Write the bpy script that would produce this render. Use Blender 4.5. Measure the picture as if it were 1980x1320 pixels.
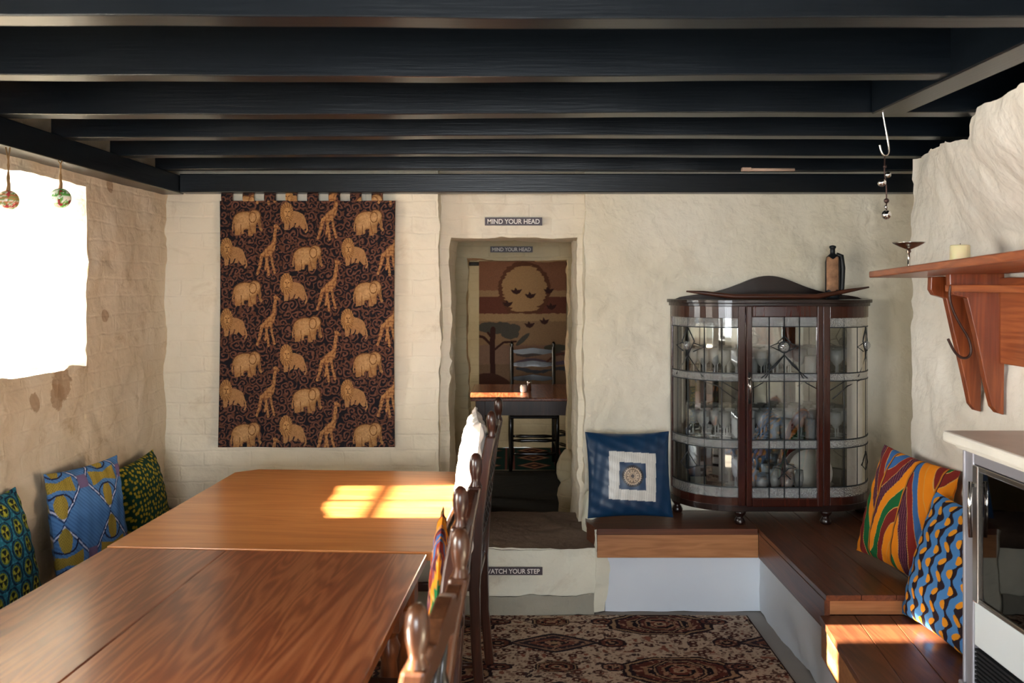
import bpy, math, random
import numpy as np
from mathutils import Vector, Matrix
R = math.radians
for o in list(bpy.data.objects): bpy.data.objects.remove(o)
S = bpy.context.scene
COL = S.collection
random.seed(7)

# ------------------------------------------------------------------ camera
FPX = 1650.0; PX, PY, CH = 985.0, 548.0, 1.55
cd = bpy.data.cameras.new('camera'); cam = bpy.data.objects.new('camera', cd); COL.objects.link(cam)
cam.location = (0, 0, CH); cam.rotation_euler = (R(90), 0, 0)
cd.sensor_width = 36; cd.lens = 36*FPX/1980
cd.shift_x = (990-PX)/1980; cd.shift_y = -(660-PY)/1980
cd.clip_start = .05; cd.clip_end = 100
cd.dof.use_dof = True; cd.dof.focus_distance = 3.7; cd.dof.aperture_fstop = 4.5
S.camera = cam
# ------------------------------------------------------------------ colour management
S.view_settings.view_transform = 'Standard'; S.view_settings.look = 'None'
S.view_settings.gamma = 1; S.view_settings.use_curve_mapping = False
S.view_settings.exposure = 1.15
# ------------------------------------------------------------------ world, sun, daylight at the windows
w = bpy.data.worlds.new('world'); S.world = w; w.use_nodes = True
bg = w.node_tree.nodes['Background']; bg.inputs[0].default_value = (.75, .88, 1, 1); bg.inputs[1].default_value = 1.5
def lamp(name, kind, loc, direction, energy, color, size=None, size_y=None, angle=None, spread=None):
    d = bpy.data.lights.new(name, kind); d.energy = energy; d.color = color
    if size: d.shape = 'RECTANGLE'; d.size = size; d.size_y = size_y
    if spread: d.spread = R(spread)
    if angle: d.angle = R(angle)
    o = bpy.data.objects.new(name, d); COL.objects.link(o); o.location = loc
    o.rotation_euler = Vector(direction).to_track_quat('-Z', 'Y').to_euler(); return o
TAN = .42
lamp('sun', 'SUN', (-6, 3, 5), (1, 0.015, -TAN), 62, (1, .86, .68), angle=.9)
lamp('window_daylight', 'AREA', (-2.34, 3.1, 1.6), (1, -.05, -.1), 17, (.95, .97, 1), .7, .55)
lamp('window_daylight', 'AREA', (-2.2, .75, 1.5), (1, .42, -.08), 62, (1, .94, .86), .85, 1.0)
lamp('window_daylight', 'AREA', (-.1, -2.75, 1.45), (.0, 1, -.06), 95, (.93, .95, 1), 1.6, 1.1)
lamp('window_daylight', 'AREA', (-1.95, 6.75, 1.4), (1, .1, -.15), 14, (1, .88, .72), .6, .8)

# ------------------------------------------------------------------ helpers
def P(x, y, Y): return Vector(((x-PX)*Y/FPX, Y, CH-(y-PY)*Y/FPX))
def hexl(h):
    h = h.lstrip('#'); c = [int(h[i:i+2], 16)/255 for i in (0, 2, 4)]
    return tuple(x/12.92 if x <= .04045 else ((x+.055)/1.055)**2.4 for x in c)
def lin(a):
    a = np.clip(np.asarray(a, float), 0, 1); return np.where(a <= .04045, a/12.92, ((a+.055)/1.055)**2.4)
def _h(ix, iy, iz, s):
    n = (ix*374761393+iy*668265263+iz*2147483647+s*1274126177) & 0xffffffff
    n = ((n ^ (n >> 13))*1274126177) & 0xffffffff
    return ((n ^ (n >> 16)) & 0xffff)/65535.0
def vnoise(x, y, z, s=0):
    x, y, z = [np.asarray(a, float) for a in np.broadcast_arrays(x, y, z)]
    ix, iy, iz = [np.floor(a).astype(np.int64) for a in (x, y, z)]
    fx, fy, fz = x-ix, y-iy, z-iz
    fx, fy, fz = [f*f*(3-2*f) for f in (fx, fy, fz)]
    r = 0
    for dx in (0, 1):
        for dy in (0, 1):
            for dz in (0, 1):
                wgt = (fx if dx else 1-fx)*(fy if dy else 1-fy)*(fz if dz else 1-fz)
                r = r+wgt*_h(ix+dx, iy+dy, iz+dz, s)
    return r*2-1
def fbm(x, y, z, s=0, o=3):
    r = 0; a = 1
    for i in range(o): r = r+a*vnoise(x*2**i, y*2**i, z*2**i, s+i*7); a *= .5
    return r
def disp(p, amp=1.0):
    x, y, z = p[:, 0], p[:, 1], p[:, 2]
    out = np.empty_like(p)
    for k in range(3):
        n1 = fbm(x*4.2, y*4.2, z*5.5, 11+k*31, 2); n2 = 1-np.abs(fbm(x*7, y*7, z*11, 77+k*13, 3))*2
        n3 = fbm(x*22, y*22, z*26, 5+k*3, 2)
        out[:, k] = (n1*.011+n2*.008*np.clip(.5+n1, 0, 1.5)+n3*.003)*amp
    return out

class MB:
    def __init__(s): s.v = []; s.f = []; s.m = []; s.s = []; s.mi = 0
    def add(s, vs, fs, smooth=False):
        o = len(s.v); s.v += [tuple(map(float, v)) for v in vs]
        for f in fs: s.f.append([i+o for i in f]); s.m.append(s.mi); s.s.append(smooth)
        return s
    def box(s, a, b, M=None):
        x0, y0, z0 = a; x1, y1, z1 = b
        vs = [(x, y, z) for z in (z0, z1) for y in (y0, y1) for x in (x0, x1)]
        if M: vs = [M @ Vector(v) for v in vs]
        return s.add(vs, [(0, 2, 3, 1), (4, 5, 7, 6), (0, 1, 5, 4), (2, 6, 7, 3), (0, 4, 6, 2), (1, 3, 7, 5)])
    def prism(s, poly, ext, fn):
        """poly: 2D outline; ext=(a,b); fn(u,v,w)->3D"""
        n = len(poly); vs = [fn(u, v, ext[0]) for u, v in poly]+[fn(u, v, ext[1]) for u, v in poly]
        return s.add(vs, [list(range(n))[::-1], list(range(n, 2*n))]+[(i, (i+1) % n, n+(i+1) % n, n+i) for i in range(n)])
    def tube(s, pts, r, n=10, cap=True, flat=1.0):
        pts = [Vector(p) for p in pts]; rs = r if isinstance(r, (list, tuple)) else [r]*len(pts)
        vs = []; up = None
        for i, p in enumerate(pts):
            t = (pts[min(i+1, len(pts)-1)]-pts[max(i-1, 0)]).normalized()
            if up is None: up = t.orthogonal().normalized()
            up = (up-t*up.dot(t)).normalized() if (up-t*up.dot(t)).length > 1e-6 else t.orthogonal().normalized()
            b = t.cross(up)
            for k in range(n):
                a = 2*math.pi*k/n; vs.append(p+(up*math.cos(a)+b*math.sin(a)*flat)*rs[i])
        fs = [(i*n+k, i*n+(k+1) % n, (i+1)*n+(k+1) % n, (i+1)*n+k) for i in range(len(pts)-1) for k in range(n)]
        if cap: fs += [list(range(n))[::-1], [(len(pts)-1)*n+k for k in range(n)]]
        return s.add(vs, fs, True)
    def lathe(s, prof, c=(0, 0, 0), n=20, M=None):
        vs = []
        for r, z in prof:
            for k in range(n):
                a = 2*math.pi*k/n; v = Vector((r*math.cos(a), r*math.sin(a), z))
                v = (M @ v) if M else v; vs.append(v+Vector(c))
        fs = [(i*n+k, i*n+(k+1) % n, (i+1)*n+(k+1) % n, (i+1)*n+k) for i in range(len(prof)-1) for k in range(n)]
        if prof[0][0] > 1e-4: fs.append(list(range(n))[::-1])
        if prof[-1][0] > 1e-4: fs.append([(len(prof)-1)*n+k for k in range(n)])
        return s.add(vs, fs, True)
    def ball(s, c, r, n=16, sc=(1, 1, 1)):
        pr = []
        for i in range(n//2+1):
            a = -math.pi/2+math.pi*i/(n//2); pr.append((max(r*math.cos(a), 1e-5), r*math.sin(a)))
        M = Matrix.Diagonal((sc[0], sc[1], sc[2]))
        return s.lathe(pr, c, n, M)
    def grid(s, fn, nu, nv, smooth=True):
        vs = [fn(i/nu, j/nv) for j in range(nv+1) for i in range(nu+1)]
        return s.add(vs, [(j*(nu+1)+i, j*(nu+1)+i+1, (j+1)*(nu+1)+i+1, (j+1)*(nu+1)+i) for j in range(nv) for i in range(nu)], smooth)
    def xf(s, M, start=0):
        for i in range(start, len(s.v)): s.v[i] = tuple(M @ Vector(s.v[i]))
        return s
    def shift(s, d): return s.xf(Matrix.Translation(-Vector(d)))

def obj(name, mb, mats, parent=None, loc=None, bevel=0, sub=0, label=None):
    me = bpy.data.meshes.new(name); me.from_pydata(mb.v, [], mb.f); me.update()
    if not isinstance(mats, (list, tuple)): mats = [mats]
    for m in mats: me.materials.append(m)
    me.polygons.foreach_set('material_index', [min(i, len(mats)-1) for i in mb.m]); me.polygons.foreach_set('use_smooth', mb.s)
    o = bpy.data.objects.new(name, me); COL.objects.link(o)
    if parent: o.parent = parent
    if loc: o.location = loc
    if bevel:
        b = o.modifiers.new('bevel', 'BEVEL'); b.width = bevel; b.segments = 2; b.limit_method = 'ANGLE'; b.angle_limit = R(40)
    if sub:
        b = o.modifiers.new('sub', 'SUBSURF'); b.levels = sub; b.render_levels = sub
    if label: o['label'] = label
    return o
def tag(o, label, cat, group=None, kind=None):
    o['label'] = label; o['category'] = cat
    if group: o['group'] = group
    if kind: o['kind'] = kind
    return o
def thing(name, label, cat, loc=(0, 0, 0), rotz=0, group=None):
    o = bpy.data.objects.new(name, None); COL.objects.link(o); o.location = loc; o.rotation_euler = (0, 0, rotz); o.empty_display_size = .05
    return tag(o, label, cat, group)
def struct(name, mb, mats, **k):
    o = obj(name, mb, mats, **k)
    if not k.get('parent'): o['kind'] = 'structure'
    return o
def dup(root, loc, rotz, label=None):
    r = root.copy(); COL.objects.link(r); r.location = loc; r.rotation_euler = (0, 0, rotz)
    if label: r['label'] = label
    for ch in list(root.children):
        c = ch.copy(); COL.objects.link(c); c.parent = r
        for g in list(ch.children):
            d = g.copy(); COL.objects.link(d); d.parent = c
    return r

# ------------------------------------------------------------------ materials
def newmat(name):
    m = bpy.data.materials.new(name); m.use_nodes = True; nt = m.node_tree
    return m, nt, nt.nodes['Principled BSDF'], nt.nodes.new, nt.links.new
def mat(name, col, rough=.6, metal=0, coat=0, noise=0, bump=0, bs=40, spec=.5):
    m, nt, b, N, L = newmat(name)
    c = hexl(col) if isinstance(col, str) else col
    b.inputs['Base Color'].default_value = (*c, 1); b.inputs['Roughness'].default_value = rough; b.inputs['Metallic'].default_value = metal
    b.inputs['Coat Weight'].default_value = coat; b.inputs['Specular IOR Level'].default_value = spec
    tc = N('ShaderNodeTexCoord'); n = N('ShaderNodeTexNoise'); n.inputs['Scale'].default_value = bs; n.inputs['Detail'].default_value = 5
    L(tc.outputs['Object'], n.inputs['Vector'])
    if noise:
        r = N('ShaderNodeValToRGB'); r.color_ramp.elements[0].color = (*[x*(1-noise) for x in c], 1); r.color_ramp.elements[1].color = (*[min(1, x*(1+noise)) for x in c], 1)
        r.color_ramp.elements[0].position = .3; r.color_ramp.elements[1].position = .7
        L(n.outputs[0], r.inputs[0]); L(r.outputs[0], b.inputs['Base Color'])
    if bump:
        bp = N('ShaderNodeBump'); bp.inputs['Strength'].default_value = bump; bp.inputs['Distance'].default_value = .004
        L(n.outputs[0], bp.inputs['Height']); L(bp.outputs[0], b.inputs['Normal'])
    return m
def ramp(N, stops):
    r = N('ShaderNodeValToRGB'); e = r.color_ramp.elements
    while len(e) < len(stops): e.new(.5)
    for q, (p, c) in zip(e, stops): q.position = p; q.color = (*(hexl(c) if isinstance(c, str) else c), 1)
    return r
def wood(name, stops, axis=0, rough=.35, coat=0, fine=1.0, figure=.5, bump=.15, off=0, scale=1.0, rings=42):
    m, nt, b, N, L = newmat(name)
    tc = N('ShaderNodeTexCoord'); mp = N('ShaderNodeMapping'); L(tc.outputs['Object'], mp.inputs[0])
    sc = [9*scale]*3; sc[axis] = .8*scale; mp.inputs['Scale'].default_value = sc; mp.inputs['Location'].default_value = (off, off*1.7, off*.6)
    n1 = N('ShaderNodeTexNoise'); n1.inputs['Scale'].default_value = 1.3; n1.inputs['Detail'].default_value = 3; n1.inputs['Distortion'].default_value = .6; L(mp.outputs[0], n1.inputs['Vector'])
    # growth-ring figure: sine of a smooth stretched field
    mu = N('ShaderNodeMath'); mu.operation = 'MULTIPLY'; mu.inputs[1].default_value = rings; L(n1.outputs[0], mu.inputs[0])
    si = N('ShaderNodeMath'); si.operation = 'SINE'; L(mu.outputs[0], si.inputs[0])
    ma = N('ShaderNodeMath'); ma.operation = 'MULTIPLY_ADD'; ma.inputs[1].default_value = .5*figure; ma.inputs[2].default_value = .5; L(si.outputs[0], ma.inputs[0])
    mp2 = N('ShaderNodeMapping'); L(tc.outputs['Object'], mp2.inputs[0]); s2 = [150*fine*scale]*3; s2[axis] = 5*scale; mp2.inputs['Scale'].default_value = s2
    n2 = N('ShaderNodeTexNoise'); n2.inputs['Scale'].default_value = 1; n2.inputs['Detail'].default_value = 4; L(mp2.outputs[0], n2.inputs['Vector'])
    mx = N('ShaderNodeMix'); mx.data_type = 'FLOAT'; mx.inputs[0].default_value = .45; L(ma.outputs[0], mx.inputs[2]); L(n2.outputs[0], mx.inputs[3])
    n3 = N('ShaderNodeTexNoise'); n3.inputs['Scale'].default_value = .5; n3.inputs['Detail'].default_value = 2; L(mp.outputs[0], n3.inputs['Vector'])
    m2 = N('ShaderNodeMix'); m2.data_type = 'FLOAT'; m2.inputs[0].default_value = .28; L(mx.outputs[0], m2.inputs[2]); L(n3.outputs[0], m2.inputs[3])
    r = ramp(N, stops); L(m2.outputs[0], r.inputs[0]); L(r.outputs[0], b.inputs['Base Color'])
    b.inputs['Roughness'].default_value = rough; b.inputs['Coat Weight'].default_value = coat; b.inputs['Coat Roughness'].default_value = .2
    bp = N('ShaderNodeBump'); bp.inputs['Strength'].default_value = bump; bp.inputs['Distance'].default_value = .002
    L(n2.outputs[0], bp.inputs['Height']); L(bp.outputs[0], b.inputs['Normal'])
    return m
def plaster(name, c1, c2, stain='#9a7d55', stain_amt=.6, brick=0, axes='xz', rel=1.0, patches=()):
    m, nt, b, N, L = newmat(name)
    tc = N('ShaderNodeTexCoord')
    n1 = N('ShaderNodeTexNoise'); n1.inputs['Scale'].default_value = 1.6; n1.inputs['Detail'].default_value = 6; L(tc.outputs['Object'], n1.inputs['Vector'])
    r = ramp(N, [(.35, c1), (.65, c2)]); L(n1.outputs[0], r.inputs[0])
    n2 = N('ShaderNodeTexNoise'); n2.inputs['Scale'].default_value = 4.5; n2.inputs['Detail'].default_value = 9; n2.inputs['Roughness'].default_value = .7; n2.inputs['Distortion'].default_value = .7; L(tc.outputs['Object'], n2.inputs['Vector'])
    r2 = ramp(N, [(.56, (0, 0, 0)), (.68, (stain_amt*.5,)*3), (.78, (stain_amt,)*3)]); L(n2.outputs[0], r2.inputs[0])
    mx = N('ShaderNodeMix'); mx.data_type = 'RGBA'; L(r2.outputs[0], mx.inputs[0]); L(r.outputs[0], mx.inputs[6]); mx.inputs[7].default_value = (*hexl(stain), 1)
    n5 = N('ShaderNodeTexNoise'); n5.inputs['Scale'].default_value = 16; n5.inputs['Detail'].default_value = 6; n5.inputs['Roughness'].default_value = .75; L(tc.outputs['Object'], n5.inputs['Vector'])
    r5 = ramp(N, [(.69, (0, 0, 0)), (.75, (.8*min(1, stain_amt),)*3)]); L(n5.outputs[0], r5.inputs[0])
    mx2 = N('ShaderNodeMix'); mx2.data_type = 'RGBA'; L(r5.outputs[0], mx2.inputs[0]); L(mx.outputs[2], mx2.inputs[6]); mx2.inputs[7].default_value = (*hexl('#6b5238'), 1)
    col = mx2.outputs[2]
    for (px, py, pz, pr) in patches:                     # spots where the plaster has come away from the stone
        vd = N('ShaderNodeVectorMath'); vd.operation = 'DISTANCE'; vd.inputs[1].default_value = (px, py, pz); L(tc.outputs['Object'], vd.inputs[0])
        am = N('ShaderNodeMath'); am.operation = 'MULTIPLY_ADD'; am.inputs[1].default_value = -pr*4.5; L(n5.outputs[0], am.inputs[0]); L(vd.outputs['Value'], am.inputs[2])
        rr_ = ramp(N, [(0, (.75,)*3), (.0005+pr*.12, (0, 0, 0))]); L(am.outputs[0], rr_.inputs[0])
        m3 = N('ShaderNodeMix'); m3.data_type = 'RGBA'; L(rr_.outputs[0], m3.inputs[0]); L(col, m3.inputs[6]); m3.inputs[7].default_value = (*hexl('#a08468'), 1); col = m3.outputs[2]
    L(col, b.inputs['Base Color']); b.inputs['Roughness'].default_value = .85; b.inputs['Specular IOR Level'].default_value = .25
    n3 = N('ShaderNodeTexNoise'); n3.inputs['Scale'].default_value = 17; n3.inputs['Detail'].default_value = 5; n3.inputs['Distortion'].default_value = .3; L(tc.outputs['Object'], n3.inputs['Vector'])
    n4 = N('ShaderNodeTexNoise'); n4.inputs['Scale'].default_value = 6; n4.inputs['Detail'].default_value = 3; n4.inputs['Distortion'].default_value = .7; L(tc.outputs['Object'], n4.inputs['Vector'])
    ad = N('ShaderNodeMath'); ad.operation = 'MULTIPLY_ADD'; ad.inputs[1].default_value = 1.5; L(n4.outputs[0], ad.inputs[0]); L(n3.outputs[0], ad.inputs[2]); last = ad.outputs[0]
    if brick:
        sp = N('ShaderNodeSeparateXYZ'); cb = N('ShaderNodeCombineXYZ'); L(tc.outputs['Object'], sp.inputs[0])
        L(sp.outputs['XYZ'.index(axes[0].upper())], cb.inputs[0]); L(sp.outputs[2], cb.inputs[1])
        nd = N('ShaderNodeMix'); nd.data_type = 'VECTOR'; nd.inputs[0].default_value = .03; L(cb.outputs[0], nd.inputs[4]); L(n4.outputs[1], nd.inputs[5])
        br = N('ShaderNodeTexBrick'); br.inputs['Scale'].default_value = 1; br.inputs['Brick Width'].default_value = .23; br.inputs['Row Height'].default_value = .077; br.inputs['Mortar Size'].default_value = .008; br.inputs['Mortar Smooth'].default_value = .9
        L(nd.outputs[1], br.inputs['Vector'])
        a2 = N('ShaderNodeMath'); a2.operation = 'MULTIPLY_ADD'; a2.inputs[1].default_value = -brick; L(br.outputs['Fac'], a2.inputs[0]); L(last, a2.inputs[2]); last = a2.outputs[0]
    bp = N('ShaderNodeBump'); bp.inputs['Strength'].default_value = .75*rel; bp.inputs['Distance'].default_value = .012
    L(last, bp.inputs['Height']); L(bp.outputs[0], b.inputs['Normal'])
    return m
def vcol(name, rough=.85, bump=.3, bs=300, sheen=0, spec=.2):
    m, nt, b, N, L = newmat(name)
    a = N('ShaderNodeAttribute'); a.attribute_name = 'pattern'; L(a.outputs['Color'], b.inputs['Base Color'])
    b.inputs['Roughness'].default_value = rough; b.inputs['Specular IOR Level'].default_value = spec; b.inputs['Sheen Weight'].default_value = sheen
    tc = N('ShaderNodeTexCoord'); n = N('ShaderNodeTexNoise'); n.inputs['Scale'].default_value = bs; L(tc.outputs['Object'], n.inputs['Vector'])
    bp = N('ShaderNodeBump'); bp.inputs['Strength'].default_value = bump; bp.inputs['Distance'].default_value = .001; L(n.outputs[0], bp.inputs['Height']); L(bp.outputs[0], b.inputs['Normal'])
    return m
def glassmat(name, tint=(.97, .98, .97), gloss=.12, rough=.02, bump=0, bs=120, body=0):
    """thin glass: clear transmission plus a fresnel-weighted mirror"""
    m = bpy.data.materials.new(name); m.use_nodes = True; nt = m.node_tree; nt.nodes.clear(); N = nt.nodes.new; L = nt.links.new
    out = N('ShaderNodeOutputMaterial'); tr = N('ShaderNodeBsdfTransparent'); tr.inputs[0].default_value = (*tint, 1)
    gl = N('ShaderNodeBsdfGlossy'); gl.inputs['Roughness'].default_value = rough
    fr = N('ShaderNodeFresnel'); fr.inputs[0].default_value = 1.45; ad = N('ShaderNodeMath'); ad.operation = 'ADD'; ad.use_clamp = True; ad.inputs[1].default_value = gloss; L(fr.outputs[0], ad.inputs[0])
    mx = N('ShaderNodeMixShader'); L(ad.outputs[0], mx.inputs[0]); L(tr.outputs[0], mx.inputs[1]); L(gl.outputs[0], mx.inputs[2]); last = mx
    if bump:
        tc = N('ShaderNodeTexCoord'); n = N('ShaderNodeTexNoise'); n.inputs['Scale'].default_value = bs; L(tc.outputs['Object'], n.inputs['Vector'])
        bp = N('ShaderNodeBump'); bp.inputs['Strength'].default_value = bump; bp.inputs['Distance'].default_value = .01; L(n.outputs[0], bp.inputs['Height']); L(bp.outputs[0], gl.inputs['Normal']); L(bp.outputs[0], fr.inputs['Normal'])
    if body:
        df = N('ShaderNodeBsdfDiffuse'); df.inputs[0].default_value = (.8, .82, .82, 1); m3 = N('ShaderNodeMixShader'); m3.inputs[0].default_value = body; L(mx.outputs[0], m3.inputs[1]); L(df.outputs[0], m3.inputs[2]); last = m3
    L(last.outputs[0], out.inputs[0]); return m

M = {}
M['wall_brick'] = plaster('plaster_over_brick', '#dcd2bd', '#e6decc', brick=.24, axes='xz', stain_amt=.45, rel=.7)
M['wall_left'] = plaster('plaster_left', '#cdbca4', '#dacebb', brick=.10, axes='yz', stain_amt=1.0, rel=.9, patches=[(-1.75, 3.34, 1.15, .028), (-1.75, 3.30, 1.11, .022), (-1.75, 3.70, 1.41, .012), (-1.75, 3.14, 1.11, .014), (-1.75, 3.75, 1.98, .013)])
M['wall_stone'] = plaster('plaster_over_stone', '#dbd2bb', '#e6dfce', stain_amt=.3, rel=1.15)
M['wall_right'] = plaster('plaster_right', '#e4ded2', '#ebe6dc', stain_amt=.16)
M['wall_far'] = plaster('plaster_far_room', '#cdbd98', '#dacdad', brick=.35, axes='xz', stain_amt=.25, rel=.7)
M['panel_white'] = plaster('smooth_white_plaster', '#d2dbe6', '#dbe2ea', stain_amt=.05, rel=.12)
M['riser'] = plaster('step_riser_plaster', '#dcd9c6', '#e4e2d2', stain_amt=.45)
M['riser_base'] = plaster('grey_cement', '#8d8a7e', '#a3a092', stain_amt=.3)
M['tread'] = plaster('worn_step', '#56453b', '#7a685a', stain='#332822', stain_amt=.7)
M['floor'] = plaster('floor_screed', '#8f8a86', '#a29c96', stain_amt=.25, rel=.3)
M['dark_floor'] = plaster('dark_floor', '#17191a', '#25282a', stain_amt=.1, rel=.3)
def beam_mat():
    m = wood('black_painted_wood', [(.3, '#050b10'), (.55, '#0a1016'), (.75, '#10161b')], 0, rough=.30, figure=.25, bump=.22)
    m.node_tree.nodes['Principled BSDF'].inputs['Specular IOR Level'].default_value = .38; return m
M['beam'] = beam_mat()
M['beam_y'] = wood('black_painted_wood_long', [(.3, '#050b10'), (.55, '#0a1016'), (.75, '#10161b')], 1, rough=.30, figure=.25, bump=.22)
M['boards'] = wood('black_ceiling_boards', [(.3, '#070b0f'), (.7, '#11171c')], 1, rough=.6, bump=.3)
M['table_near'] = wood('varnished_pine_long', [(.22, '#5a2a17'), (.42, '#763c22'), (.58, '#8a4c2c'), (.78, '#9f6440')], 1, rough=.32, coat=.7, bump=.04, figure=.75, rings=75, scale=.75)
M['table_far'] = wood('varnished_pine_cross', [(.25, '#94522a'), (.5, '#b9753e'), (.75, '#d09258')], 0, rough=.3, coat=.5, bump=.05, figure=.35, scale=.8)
M['table_leg'] = wood('pine_leg', [(.3, '#4c2410'), (.7, '#8c4b20')], 2, rough=.35)
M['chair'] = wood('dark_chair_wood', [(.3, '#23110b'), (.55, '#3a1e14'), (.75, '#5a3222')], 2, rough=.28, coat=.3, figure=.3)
M['chair_lit'] = wood('chair_wood_lit_tone', [(.3, '#2e170e'), (.55, '#50301e'), (.75, '#7a5034')], 2, rough=.3, coat=.3, figure=.3)  # dining chair wood again, with warm window light put into a lighter colour
M['black_wood'] = mat('black_lacquered_wood', '#120d0c', .25, coat=.4)
M['bench_x'] = wood('bench_wood_x', [(.25, '#7b4a28'), (.5, '#a87146'), (.75, '#c08a5a')], 0, rough=.4, figure=.3)
M['bench_top'] = wood('bench_top_wood', [(.25, '#3c2015'), (.5, '#633823'), (.75, '#7d4c30')], 1, rough=.35, coat=.15, figure=.35)
M['bench_topx'] = wood('bench_top_wood_x', [(.25, '#3c2015'), (.5, '#5c3422'), (.75, '#75462d')], 0, rough=.35, coat=.15, figure=.35)
M['mahogany'] = wood('dark_mahogany', [(.25, '#1d0a07'), (.5, '#36150e'), (.75, '#4c2015')], 2, rough=.22, coat=.5, figure=.3)
M['mahogany_dark'] = wood('very_dark_mahogany', [(.3, '#120807'), (.75, '#26110c')], 0, rough=.3, coat=.3, figure=.3)
M['red_wood'] = wood('red_brown_shelf_wood', [(.25, '#5a2512'), (.5, '#84401f'), (.75, '#a85c30')], 2, rough=.35, coat=.2, figure=.35)
M['red_wood_y'] = wood('red_brown_shelf_wood_long', [(.25, '#6a2f16'), (.5, '#964d26'), (.75, '#b86a3a')], 1, rough=.35, coat=.2, figure=.35)
M['rust'] = mat('dark_iron', '#4a3630', .45, metal=.7, noise=.3)
M['steel'] = mat('silver_metal', '#c9c4be', .22, metal=1)
M['chrome'] = mat('chrome', '#dddddd', .1, metal=1)
M['brass'] = mat('old_brass', '#a9804a', .35, metal=.9)
M['lead'] = mat('lead_came', '#22262a', .5, metal=.3)
M['mirror'] = mat('mirror_back', '#cfd2cf', .04, metal=1)
M['glass'] = glassmat('clear_pane')
M['glass_win'] = glassmat('window_pane', gloss=.02)
M['textured'] = glassmat('textured_glass', tint=(.8, .82, .84), gloss=.18, rough=.12, bump=.9, bs=150, body=.12)
M['bevel_glass'] = glassmat('bevelled_glass', tint=(.85, .87, .88), gloss=.3, rough=.06, bump=.5, bs=60, body=.1)
M['drink'] = glassmat('drinking_glass', tint=(.88, .91, .92), gloss=.3, rough=.06, bump=.8, bs=90, body=.32)
M['green_glass'] = mat('speckled_green_glass', '#4a9c4a', .15, coat=.5)
M['wax'] = mat('cream_wax', '#efe2b4', .5); M['wax'].node_tree.nodes['Principled BSDF'].inputs['Subsurface Weight'].default_value = .3
M['black_metal'] = mat('black_metal', '#14171a', .45)
M['plate'] = mat('sign_plate', '#453a40', .5); M['letter'] = mat('sign_lettering', '#e9e3dc', .6)
M['cloth_white'] = mat('white_cushion_cloth', '#e6ded6', .85, noise=.06, bump=.5, bs=60)
M['pattern'] = vcol('printed_cotton'); M['satin'] = vcol('satin', rough=.4, bump=.15, bs=40, spec=.5)
M['weave'] = vcol('woven_tapestry', rough=.9, bump=.6, bs=500); M['rug'] = vcol('rug_pile', rough=1, bump=1, bs=350, spec=.05)
M['stove_grey'] = mat('silver_grey_enamel', '#a5a3aa', .3, metal=.45)
M['stove_white'] = mat('white_enamel', '#d9dfe2', .35); M['stove_slab'] = mat('cream_stone_slab', '#e2ddd2', .5, noise=.08, bs=8)
M['stove_glass'] = mat('dark_stove_glass', '#0a1016', .06, coat=.3)
M['stove_in'] = mat('black_iron', '#15181b', .6)
M['coal'] = mat('glowless_coals', '#6a4334', .9, noise=.6, bs=30)
M['rope'] = mat('twine', '#8a6a44', .9)
M['hide'] = mat('tan_hide', '#9b7254', .8, noise=.5, bs=25)
M['tube'] = mat('pale_plastic', '#c4a48e', .4)
M['ceramic'] = mat('white_ceramic', '#e6e0d6', .3)
M['window_wood'] = mat('white_window_paint', '#d9d4c8', .5)

# ------------------------------------------------------------------ room shell
def panel(mb, o, u, v, step=.022, hole=None, amp=1.0):
    o, u, v = np.array(o, float), np.array(u, float), np.array(v, float)
    lu, lv = np.linalg.norm(u), np.linalg.norm(v); nu = max(1, round(lu/step)); nv = max(1, round(lv/step))
    ii, jj = np.meshgrid(np.arange(nu+1)/nu, np.arange(nv+1)/nv)
    p = o+ii.reshape(-1, 1)*u+jj.reshape(-1, 1)*v
    p = p+disp(p, amp)
    b = len(mb.v); mb.v += [tuple(q) for q in p.tolist()]
    for j in range(nv):
        for i in range(nu):
            mb.f.append([b+j*(nu+1)+i, b+j*(nu+1)+i+1, b+(j+1)*(nu+1)+i+1, b+(j+1)*(nu+1)+i]); mb.m.append(mb.mi); mb.s.append(True)
    return mb
ST = .03
YW = 4.34; XL = -1.75; XR = 1.72; ZC = 2.29
mb = MB()                                              # back wall: left, brick under plaster
panel(mb, (-1.9, YW, 0), (1.54, 0, 0), (0, 0, 2.3)); 
panel(mb, (-.36, YW, 0), (0, .09, 0), (0, 0, 2.3))
mb.mi = 1
panel(mb, (-.36, YW+.09, 1.79), (.74, 0, 0), (0, 0, .51))     # lintel face
panel(mb, (-.36, YW+.09, 0), (.05, 0, 0), (0, 0, 1.79)); panel(mb, (.352, YW+.09, 0), (.028, 0, 0), (0, 0, 1.79))
panel(mb, (-.31, YW+.09, 1.79), (.662, 0, 0), (0, .46, 0)) # lintel underside
mb.mi = 0
panel(mb, (-.31, YW+.09, 0), (0, .46, 0), (0, 0, 1.79)); panel(mb, (.352, YW+.09, 0), (0, .46, 0), (0, 0, 1.79))
panel(mb, (-.8, YW+.55, 0), (.49, 0, 0), (0, 0, 2.3)); panel(mb, (.352, YW+.55, 0), (.5, 0, 0), (0, 0, 2.3))
mb.mi = 2
panel(mb, (.38, YW, 0), (1.82, 0, 0), (0, 0, 2.3)); panel(mb, (.38, YW, 0), (0, .09, 0), (0, 0, 2.3))
struct('wall_back', mb, [M['wall_brick'], M['wall_brick'], M['wall_stone']])
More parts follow.
